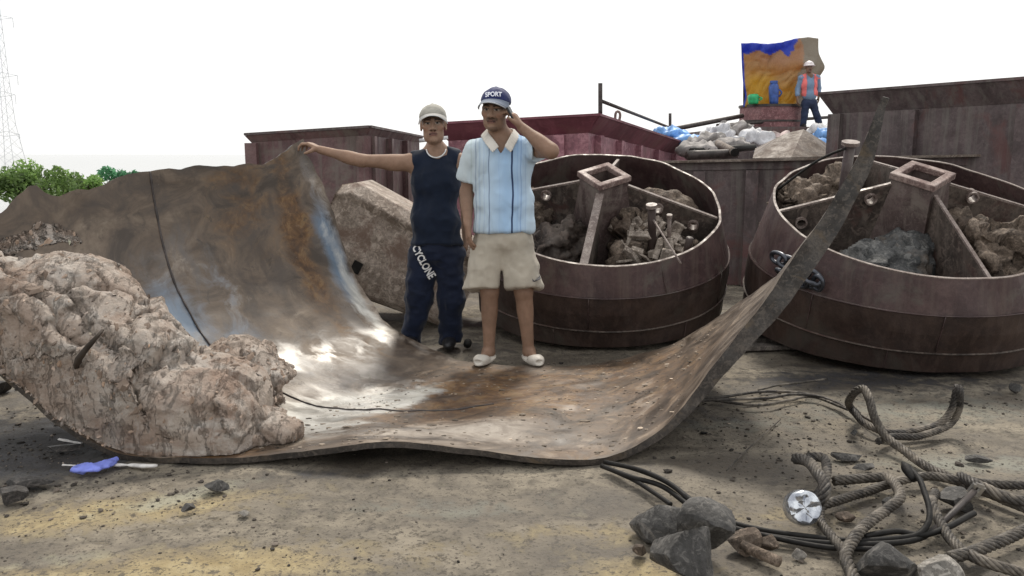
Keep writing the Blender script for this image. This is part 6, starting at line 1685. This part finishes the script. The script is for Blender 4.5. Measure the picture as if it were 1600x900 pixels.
# ------------------------------------------------------------------ the worker on the hatch
def worker():
    Y, zb = 18.5, 1.86
    k = 1.60 / 1.72
    c = P(1266, 203, Y)
    root = thing('person', (c.x, Y, zb), 'worker in white helmet and orange vest standing on the hatch by the red tank', 'person', 'people on the deck')
    p = lambda px, py, dy=0.0: P(px, py, Y + dy)
    s = SDF(); hc = p(1264, 106, -.02); R = Matrix.Identity(3)
    head(s, hc, R, k)
    nb = p(1264, 118, .02); s.cone(p(1264, 112, .02), nb, .05, .058, .03)
    shR, shL = p(1252, 122, .02), p(1277, 122, .02)
    s.cone(nb, shR, .05, .05, .05); s.cone(nb, shL, .05, .05, .05); s.ell(p(1264, 132, .02), (.15, .09, .15), .05); s.ell(p(1265, 145, .02), (.13, .09, .15), .05)
    elR, wrR = p(1247, 139, .05), p(1246, 154, -.03); elL, wrL = p(1279, 138, .08), p(1279, 152, .02)
    limb(s, shR, elR, .046, .036, .03); limb(s, elR, wrR, .036, .026, .02); hand(s, wrR, (0, -.1, -1), (1, 0, 0), -1)
    limb(s, shL, elL, .046, .036, .03); limb(s, elL, wrL, .036, .026, .02); hand(s, wrL, (0, -.1, -1), (-1, 0, 0), 1)
    hpR, hpL = p(1259, 160, .02), p(1270, 160, .02); knR, anR = p(1257, 182, 0), p(1254, 199, .02); knL, anL = p(1276, 181, 0), p(1282, 199, .02)
    for hp, kn, an in ((hpR, knR, anR), (hpL, knL, anL)): limb(s, hp, kn, .075, .05, .03); limb(s, kn, an, .05, .034, .02)
    lo, hi = np.array([c.x - .4, Y - .35, zb - .02]), np.array([c.x + .42, Y + .3, zb + 1.8])
    V, Q = s.mesh(lo, hi, .012); cols = face_cols(V, hc, R, k, np.tile(SK * .8, (len(V), 1))); mk('body', V, Q, M_SKIN, root, True, cols=cols)
    sh = fabric('blue_work_shirt', (.20, .29, .42)); q = SDF()
    q.cone(nb, shR, .055, .06, .05); q.cone(nb, shL, .055, .06, .05); q.ell(p(1264, 133, .02), (.165, .11, .16), .05); q.ell(p(1265, 148, .02), (.16, .11, .14), .05)
    q.cone(shR, elR, .06, .055, .03); q.cone(elR, elR.lerp(wrR, .6), .055, .05, .02); q.cone(shL, elL, .06, .055, .03); q.cone(elL, elL.lerp(wrL, .6), .055, .05, .02)
    q.half(p(1264, 157, 0), (0, 0, -1)); q.ell(nb + V3(0, -.02, .03), (.06, .07, .05), .01, 's')
    cloth('work_shirt', q, lo, hi, .012, sh, root, (8, .008, 3, (1, 1, 1)))
    q = SDF(); q.ell(p(1264, 133, .02), (.182, .128, .175), .05); q.ell(p(1265, 146, .02), (.176, .128, .13), .05); q.cone(nb, shR, .06, .066, .05); q.cone(nb, shL, .06, .066, .05)
    q.half(p(1264, 153, 0), (0, 0, -1)); q.ell(nb + V3(0, -.02, .03), (.07, .09, .06), .01, 's')
    cx = nb.x
    q.fn(lambda X, Yy, Z: np.maximum(np.abs(X - cx - .015) - .080, Yy - Y), op='s', k=.01)
    vest = fabric('orange_vest', (.85, .20, .19), .15)
    cloth('safety_vest', q, lo, hi, .012, vest, root, (8, .008, 7, (1, 1, 1)))
    q = SDF(); q.ell(p(1264, 162, .02), (.155, .11, .10), .05)
    for hp, kn, an in ((hpR, knR, anR), (hpL, knL, anL)): q.cone(hp, kn, .09, .07, .03); q.cone(kn, an, .07, .06, .02)
    q.half((0, 0, zb + .05), (0, 0, -1)); cloth('trousers', q, lo, hi, .012, fabric('dark_blue_trousers', (.030, .042, .085)), root, (9, .009, 5, (1, 1, 2)))
    bk = plain('dark_boot', (.02, .02, .022, 1), .5)
    for an in (anR, anL):
        q = SDF(); q.ell(V3(an.x, an.y - .05, zb + .05), (.05, .14, .06), .01); q.half((0, 0, zb + .003), (0, 0, -1))
        V_, Q_ = q.mesh(np.array([an.x - .1, an.y - .25, zb - .02]), np.array([an.x + .1, an.y + .15, zb + .15]), .012); mk('boot', V_, Q_, bk, root, True)
    q = SDF(); q.ell(hc + V3(0, .01, .045), (.105, .125, .105), .01); q.half(hc + V3(0, 0, .035), (0, 0, -1)); q.ell(hc + V3(0, -.015, .040), (.120, .155, .012), .01); q.cone(hc + V3(0, -.1, .10), hc + V3(0, .12, .12), .016, .016, .02)
    V_, Q_ = q.mesh(np.array(hc) - .22, np.array(hc) + .22, .009); mk('helmet', V_, Q_, plain('white_helmet', (.80, .74, .74, 1), .35, 0, .05), root, True)
worker()
